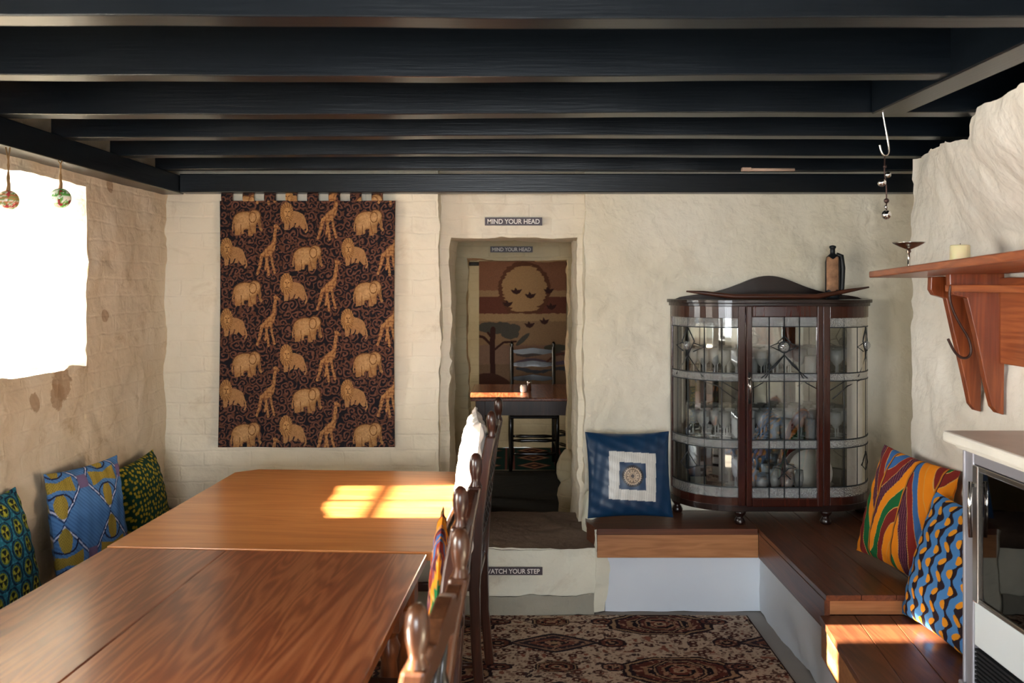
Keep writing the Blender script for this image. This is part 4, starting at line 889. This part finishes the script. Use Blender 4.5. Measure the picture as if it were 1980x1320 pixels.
def far_tap(u, v):   # u 0..1, v 0 (bottom) .. 1 (top)
    x = u; y = 1-v; rgb = np.tile(C('#9c7a5c'), (u.size, 1)); z = 0*u; nz = .012*vnoise(x*30, y*160, z, 3)
    yy = y+nz*.3; rgb[yy < .21] = C('#8a604a'); rgb[(yy > .21) & (yy < .26)] = C('#a08060')
    arch = ell(x, yy*1.5, .52, .30, .30, .30); saw = 1+.09*vnoise(x*3, y*95, z, 9)
    rgb[(yy > .255) & (yy < .375)] = C('#6a4034')
    k = arch*saw < 1; rgb[k & (yy < .38)] = C('#63402f'); k2 = arch*saw < .72+.12*vnoise(x*6, y*120, z, 22); rgb[k2 & (yy < .36)] = C('#a8855f')
    rgb[(yy > .375) & (yy < .43)] = C('#a48664'); rgb[(yy > .43) & (yy < .66)] = C('#8d7156'); rgb[yy > .60] = C('#84695a'); rgb[yy > .74] = C('#78614f')
    for bx, by, s_ in ((.43, .215, .07), (.59, .245, .07), (.80, .21, .065), (.33, .305, .065), (.83, .325, .065), (.58, .455, .065), (.75, .43, .06)):
        q = inpoly(x, y, [(bx-s_, by-.012), (bx-s_*.4, by-.006), (bx-.015, by-.028), (bx+.01, by-.008), (bx+s_*.9, by-.014), (bx+s_*.5, by+.014), (bx, by+.024), (bx-s_*.6, by+.014)]); rgb[q] = C('#3e2826')
    fo = (ell(x, y, .22, .48, .27, .042) < 1+.3*vnoise(x*25, y*25, z, 6)) | (ell(x, y, .35, .52, .10, .04) < 1+.3*vnoise(x*25, y*25, z, 7)) | (ell(x, y, .5, .56, .09, .02, -.5) < 1); rgb[fo] = C('#4d4a44')
    tr = (segd(x, y*1.6, [(.16, 1.35), (.15, 1.0), (.16, .78)]) < .03) | (segd(x, y*1.6, [(.16, .98), (.05, .87), (.0, .86)]) < .015) | (segd(x, y*1.6, [(.17, 1.02), (.28, .93), (.42, .92)]) < .012) | (segd(x, y*1.6, [(.16, .9), (.10, .82)]) < .012); rgb[tr] = C('#3e2622')
    hill = (y > .80+.25*(x-.1)**2*4) & (x < .45); rgb[hill] = C('#4a3029')
    for hy, c in ((.66, '#4e4645'), (.72, '#5a5060'), (.78, '#3d4048')): k = np.abs(y-hy-.012*np.sin(x*12+hy*40)) < .012+.008*vnoise(x*20, y*5, z, 8); rgb[k & (x > .42)] = C(c)
    rgb[(ell(x, y, .88, .62, .14, .025) < 1)] = C('#4c4b42'); rgb[(segd(x, y*1.6, [(.78, 1.15), (.86, 1.08), (1, 1.05)]) < .012)] = C('#5e3c38')
    return rgb*(1+.06*vnoise(x*200, y*300, z, 40))[:, None]
ftp = thing('landscape_tapestry', 'woven sunset landscape hanging with birds and a tree in the far room', 'tapestry', (.125, 8.0, .45)); nu, nv = 200, 300
mb = MB(); mb.grid(lambda u, v: (-.41+.82*u, .006*math.sin(u*8), 1.31*v), nu, nv); o = obj('cloth', mb, M['weave'], ftp); g = np.array([(i/nu, j/nv) for j in range(nv+1) for i in range(nu+1)]); setcol(o, far_tap(g[:, 0], g[:, 1])); sm = o.modifiers.new('t', 'SOLIDIFY'); sm.thickness = .004
mb = MB(); mb.tube([(-.54, .026, 1.285), (.44, .026, 1.285)], .018, 12); obj('hanging_rod', mb, M['black_metal'], ftp)
mb = MB(); nu, nv = 160, 160
def frug(X, Y):
    rgb = np.tile(C('#17302e'), (X.size, 1)); q = (X % .42)-.21; r_ = (Y % .32)-.16; d = np.abs(q)/.12+np.abs(r_)/.12
    for t, c in ((1.2, '#6a3a34'), (1.0, '#a08a6c'), (.85, '#5c2c2a'), (.55, '#1b2a2a'), (.3, '#9a6a4a')): rgb[d < t] = C(c)
    k = (np.abs(q) > .17) & (np.abs(q) < .185); rgb[k] = C('#6e3e3a'); rgb[Y < 7.03] = C('#8e8878'); return rgb
mb.grid(lambda u, v: (-.75+2.1*u, 7.01+.97*v, .016), nu, nv); b0 = len(mb.v); mb.box((-.75, 7.01, .0005), (1.35, 7.98, .012)); o = obj('kilim_rug', mb, M['rug']); g = np.array(mb.v[:b0]); setcol(o, np.vstack([frug(g[:, 0], g[:, 1]), np.tile(C('#17302e'), (8, 1))])); tag(o, 'dark green and red kilim rug on the far room floor', 'rug')
mb = MB(); mb.lathe([(.018, 0), (.024, .01), (.026, .04), (.02, .055), (.001, .058)], (0, 0, 0), 16); o = obj('cream_pot', mb, M['ceramic'], loc=(.105, 6.42, .733)); tag(o, 'small cream pot on the far room table', 'pot')
mb = MB(); mb.lathe([(.017, 0), (.017, .055), (.019, .06), (.019, .075), (.001, .08)], (0, 0, 0), 16); o = obj('salt_shaker', mb, M['chrome'], loc=(.15, 6.50, .733)); tag(o, 'small silver topped shaker beside the cream pot', 'shaker')

# ------------------------------------------------------------------ mantel shelf with brackets
def SH(t, dx=0, dz=0):   # front edge of the shelf; t 0 at the far tip, 1 at picture edge
    a = Vector((1.365, 3.24, 1.572)); b_ = Vector((1.20, 1.99, 1.606)); p = a+(b_-a)*t; return p+Vector((dx, 0, dz))
ms = thing('wall_shelf', 'red brown wooden wall shelf with curved brackets on the right wall', 'shelf', (1.70, 2.6, 1.57)); L0 = Vector((1.70, 2.6, 1.57))
mb = MB(); f0, f1 = SH(0), SH(1.25); tk = .024
mb.add([f0, f1, (1.71, f1.y, f1.z), (1.71, 3.42, f0.z), f0+Vector((0, 0, tk)), f1+Vector((0, 0, tk)), Vector((1.71, f1.y, f1.z+tk)), Vector((1.71, 3.42, f0.z+tk))], [(0, 1, 2, 3), (7, 6, 5, 4), (0, 4, 5, 1), (1, 5, 6, 2), (2, 6, 7, 3), (3, 7, 4, 0)])
mb.shift(L0); obj('shelf_board', mb, M['red_wood_y'], ms, bevel=.004)
def bracket(Y, pxs, zoff=0, thick=.028):
    # outline traced in the plane y = Y from the photograph
    poly = [P(a, b_, Y) for a, b_ in pxs]; mb = MB(); mb.prism([(p.x, p.z) for p in poly], (Y-thick/2, Y+thick/2), lambda u, v, w_: (u, w_, v)); mb.shift(L0); return obj('bracket', mb, M['red_wood'], ms, bevel=.003)
Ya = 3.10
bracket(Ya, [(1797, 535), (1796, 560), (1802, 570), (1826, 577), (1840, 640), (1857, 710), (1872, 780), (1882, 792), (1893, 795), (1894, 735), (1895, 533)])
Yb = 2.955
bracket(Yb, [(1832, 520), (1833, 556), (1840, 570), (1866, 576), (1884, 650), (1903, 740), (1914, 785), (1924, 797), (1937, 801), (1938, 700), (1938, 512)])
mb = MB(); mb.box((1.69, 1.75, 1.275), (1.71, 2.94, 1.57)); mb.shift(L0); obj('back_board', mb, M['red_wood_y'], ms, bevel=.002)
mb = MB(); mb.box((1.50, 1.75, 1.522), (1.53, 2.94, 1.546)); mb.shift(L0); obj('front_rail', mb, M['red_wood_y'], ms, bevel=.003)
# iron hook
hp = [(1838, 552), (1835, 572), (1842, 600), (1858, 630), (1874, 655), (1879, 680), (1872, 692), (1858, 692), (1845, 680), (1833, 655)]
def smooth_path(p, k=2):
    for _ in range(k):
        q = [p[0]]
        for a, b_ in zip(p, p[1:]): q += [a*.75+b_*.25, a*.25+b_*.75]
        p = q+[p[-1]]
    return p
Yh = 2.9; pts = smooth_path([P(a, b_, Yh) for a, b_ in hp]); mb = MB(); L1 = pts[0].copy(); mb.tube([p-L1 for p in pts], .0045, 8); o = obj('iron_hook', mb, M['rust'], loc=L1); tag(o, 'dark iron hook hanging from the wall shelf rail', 'hook')
# goblet, candle dish, candle
def on_shelf(px, Y): return Vector(((px-PX)*Y/FPX, Y, 0))
q = on_shelf(1757, 3.02); t_ = (3.24-q.y)/1.25; zs = 1.572+.034*t_+tk+.0005
mb = MB(); mb.lathe([(.022, 0), (.020, .003), (.005, .008), (.004, .055), (.009, .06), (.006, .068), (.03, .078), (.052, .090), (.055, .094), (.050, .093), (.028, .082), (.001, .076)], (0, 0, 0), 24); o = obj('silver_goblet', mb, M['steel'], loc=(q.x, q.y, zs)); tag(o, 'shallow silver stemmed dish standing at the tip of the shelf', 'dish')
q = on_shelf(1855, 2.86); t_ = (3.24-q.y)/1.25; zs = 1.572+.034*t_+tk+.0005
mb = MB(); mb.lathe([(.02, 0), (.06, .001), (.075, .006), (.075, .009), (.06, .005), (.001, .004)], (0, 0, 0), 28); o = obj('candle_dish', mb, M['black_metal'], loc=(q.x, q.y, zs)); tag(o, 'flat black dish under the cream candle', 'dish')
cn = thing('pillar_candle', 'short cream candle on the shelf', 'candle', (q.x+.002, q.y, zs+.0042)); mb = MB(); mb.lathe([(.030, 0), (.031, .002), (.031, .064), (.028, .068), (.020, .064), (.001, .062)], (0, 0, 0), 24); obj('wax', mb, M['wax'], cn); mb = MB(); mb.tube([(0, 0, .062), (.001, 0, .074)], .001, 6); obj('wick', mb, M['black_metal'], cn)

# ------------------------------------------------------------------ stove
sv = thing('stove', 'silver grey and white glass fronted stove at the right edge', 'stove', (1.52, 2.12, .321)); L0 = Vector((1.52, 2.12, .321))
FX, FY, NY = 1.35, 2.53, 1.70
mb = MB(); mb.box((FX-.015, NY, .321), (1.69, FY+.012, .375)); mb.shift(L0); obj('plinth', mb, M['stove_grey'], sv, bevel=.006)
mb = MB(); mb.box((FX+.02, NY+.02, .376), (1.69, FY-.01, 1.06)); mb.shift(L0); obj('body', mb, M['stove_in'], sv)
mb = MB(); mb.box((FX-.006, FY-.055, .376), (FX+.05, FY, 1.06)); mb.box((FX-.012, FY-.018, .376), (FX-.004, FY-.008, 1.06)); mb.shift(L0); obj('corner_column', mb, M['stove_grey'], sv, bevel=.006)
mb = MB(); mb.box((FX-.004, NY, 1.028), (FX+.02, FY-.056, 1.06)); mb.shift(L0); obj('top_rail', mb, M['stove_grey'], sv, bevel=.003)
mb = MB(); mb.box((FX-.045, NY-.05, 1.075), (1.70, FY+.045, 1.108)); mb.box((FX-.02, NY-.02, 1.06), (1.70, FY+.02, 1.075)); mb.shift(L0); obj('top_slab', mb, M['stove_slab'], sv, bevel=.008)
mb = MB(); dY = FY-.058
mb.box((FX-.010, dY-.028, .632), (FX+.004, dY, 1.026)); mb.box((FX-.008, NY, 1.010), (FX+.004, dY-.028, 1.026)); mb.box((FX-.008, NY, .632), (FX+.004, dY-.028, .645)); mb.shift(L0); dr = obj('door', mb, M['steel'], sv, bevel=.003)
mb = MB(); mb.box((FX-.001, NY, .645), (FX+.003, dY-.028, 1.010)); mb.shift(L0); obj('pane', mb, glassmat('stove_door_glass', tint=(.35, .38, .42), gloss=.10), dr)
mb = MB(); mb.tube([(FX-.022, dY-.014, .98), (FX-.026, dY-.014, .90), (FX-.022, dY-.014, .82)], .006, 8); mb.box((FX-.02, dY-.019, .965), (FX-.008, dY-.009, .975)); mb.shift(L0); obj('handle', mb, M['chrome'], dr)
mb = MB(); mb.box((FX+.018, NY+.03, .60), (FX+.0195, dY-.02, 1.02)); mb.shift(L0); obj('firebox', mb, M['stove_in'], sv)
mb = MB()
rr = random.Random(3)
for k in range(46): mb.ball((FX+.010+rr.uniform(-.001, .004), NY+.06+.70*k/46, .652+rr.uniform(0, .03)), .006+rr.random()*.009, 8, (.4, 1, .8))
mb.shift(L0); o = obj('coals', mb, M['coal'], sv); o['kind'] = 'stuff'
mb = MB(); mb.box((FX-.003, NY, .505), (FX+.016, FY-.057, .630)); mb.shift(L0); obj('lower_panel', mb, M['stove_white'], sv, bevel=.003)
mb = MB()
for k in range(9): mb.box((FX-.002, NY, .385+k*.0128), (FX+.012, FY-.058, .392+k*.0128))
mb.shift(L0); obj('vent_grille', mb, M['stove_in'], sv)

# ------------------------------------------------------------------ hanging things
hk = [(1708, 197), (1716, 200), (1712, 192), (1706, 202), (1708, 225), (1716, 262), (1720, 292), (1716, 302), (1708, 300), (1702, 280)]
Yk = 2.67; pts = smooth_path([P(a, b_, Yk) for a, b_ in [(1714, 196), (1707, 199), (1706, 212), (1712, 245), (1719, 285), (1718, 298), (1710, 302), (1704, 294), (1701, 280)]])
mb = MB(); L1 = pts[0].copy(); mb.tube([p-L1 for p in pts], .003, 8); mb.ball((0, .012, .002), .009, 10); o = obj('metal_hook', mb, M['steel'], loc=L1); tag(o, 'long thin silver hook hanging from a black joist at right', 'hook')
om = thing('hanging_ornament', 'string of small metal and glass beads and a shiny ball, on the silver hook', 'ornament', P(1712, 301, Yk)); L1 = om.location.copy()
mb = MB(); mb.tube([P(1711, 300, Yk)-L1, P(1710, 330, Yk)-L1, P(1714, 365, Yk)-L1, P(1714, 410, Yk)-L1], .002, 6); obj('cord', mb, M['rust'], om)
for a, b_, r_, m in ((1717, 338, 6, 'steel'), (1705, 353, 8, 'chrome'), (1714, 388, 5, 'rust'), (1713, 400, 3.5, 'steel'), (1714, 415, 9, 'chrome'), (1711, 322, 3.5, 'rust')):
    mb = MB(); mb.ball(P(a, b_, Yk)-L1, r_*Yk/FPX, 14); obj('bead', mb, M[m], om)
def ball_pat(kind):
    def f(p):
        n = fbm(p[:, 0]*90, p[:, 1]*90, p[:, 2]*90, 5, 2); rgb = np.tile(C('#e8efe0' if kind else '#efe3d0'), (len(p), 1))
        if kind: rgb[n > -.15] = C('#5da24c'); rgb[n > .35] = C('#8a3038'); rgb[n < -.6] = C('#f0e8d8')
        else:
            s_ = np.sin(p[:, 2]*520+n*2); rgb[s_ > .3] = C('#c98a58'); rgb[s_ < -.7] = C('#7fa860'); rgb[n > .5] = C('#c4484a')
        return rgb
    return f
for (bx, by, br, kind, lab, Yz, top) in ((16, 387, 19, 0, 'orange striped glass bauble hanging at the left edge', 2.78, 275), (117, 383, 19, 1, 'green speckled glass bauble hanging by the window', 3.08, 300)):
    c = P(bx, by, Yz); t = thing('glass_bauble', lab, 'bauble', c)
    mb = MB(); mb.ball((0, 0, 0), br*Yz/FPX, 48); o = obj('ball', mb, vcol('bauble_glass', rough=.12, bump=0, spec=.6), t); setcol(o, ball_pat(kind)(np.array(mb.v)))
    mb = MB(); rz = br*Yz/FPX; zt_ = 1.998-c.z
    mb.tube([(0, 0, rz), (-.004, 0, rz+.04), (.003, 0, rz+.08), (-.008, 0, zt_-.004)], .0022, 6); mb.tube([(0, 0, rz), (.004, 0, rz+.04), (-.002, 0, rz+.08), (.006, 0, zt_-.004)], .0022, 6); mb.tube([(0, 0, rz-.001), (.002, 0, rz+.02), (-.002, 0, rz+.05)], [.007, .005, .003], 8); obj('twine', mb, M['rope'], t)
ll = thing('tube_lamp', 'short pale tube lamp fixed under the rearmost joist', 'lamp', P(1487, 328, 4.035)); L1 = ll.location.copy()
mb = MB(); mb.tube([P(1450, 328, 4.035)-L1, P(1536, 328, 4.035)-L1], .008, 10); obj('tube', mb, M['tube'], ll)
mb = MB(); mb.box(P(1434, 331, 4.035)-L1-Vector((0, .01, 0)), P(1452, 324, 4.035)-L1+Vector((0, .012, 0))); obj('end_cap', mb, M['tube'], ll, bevel=.002)
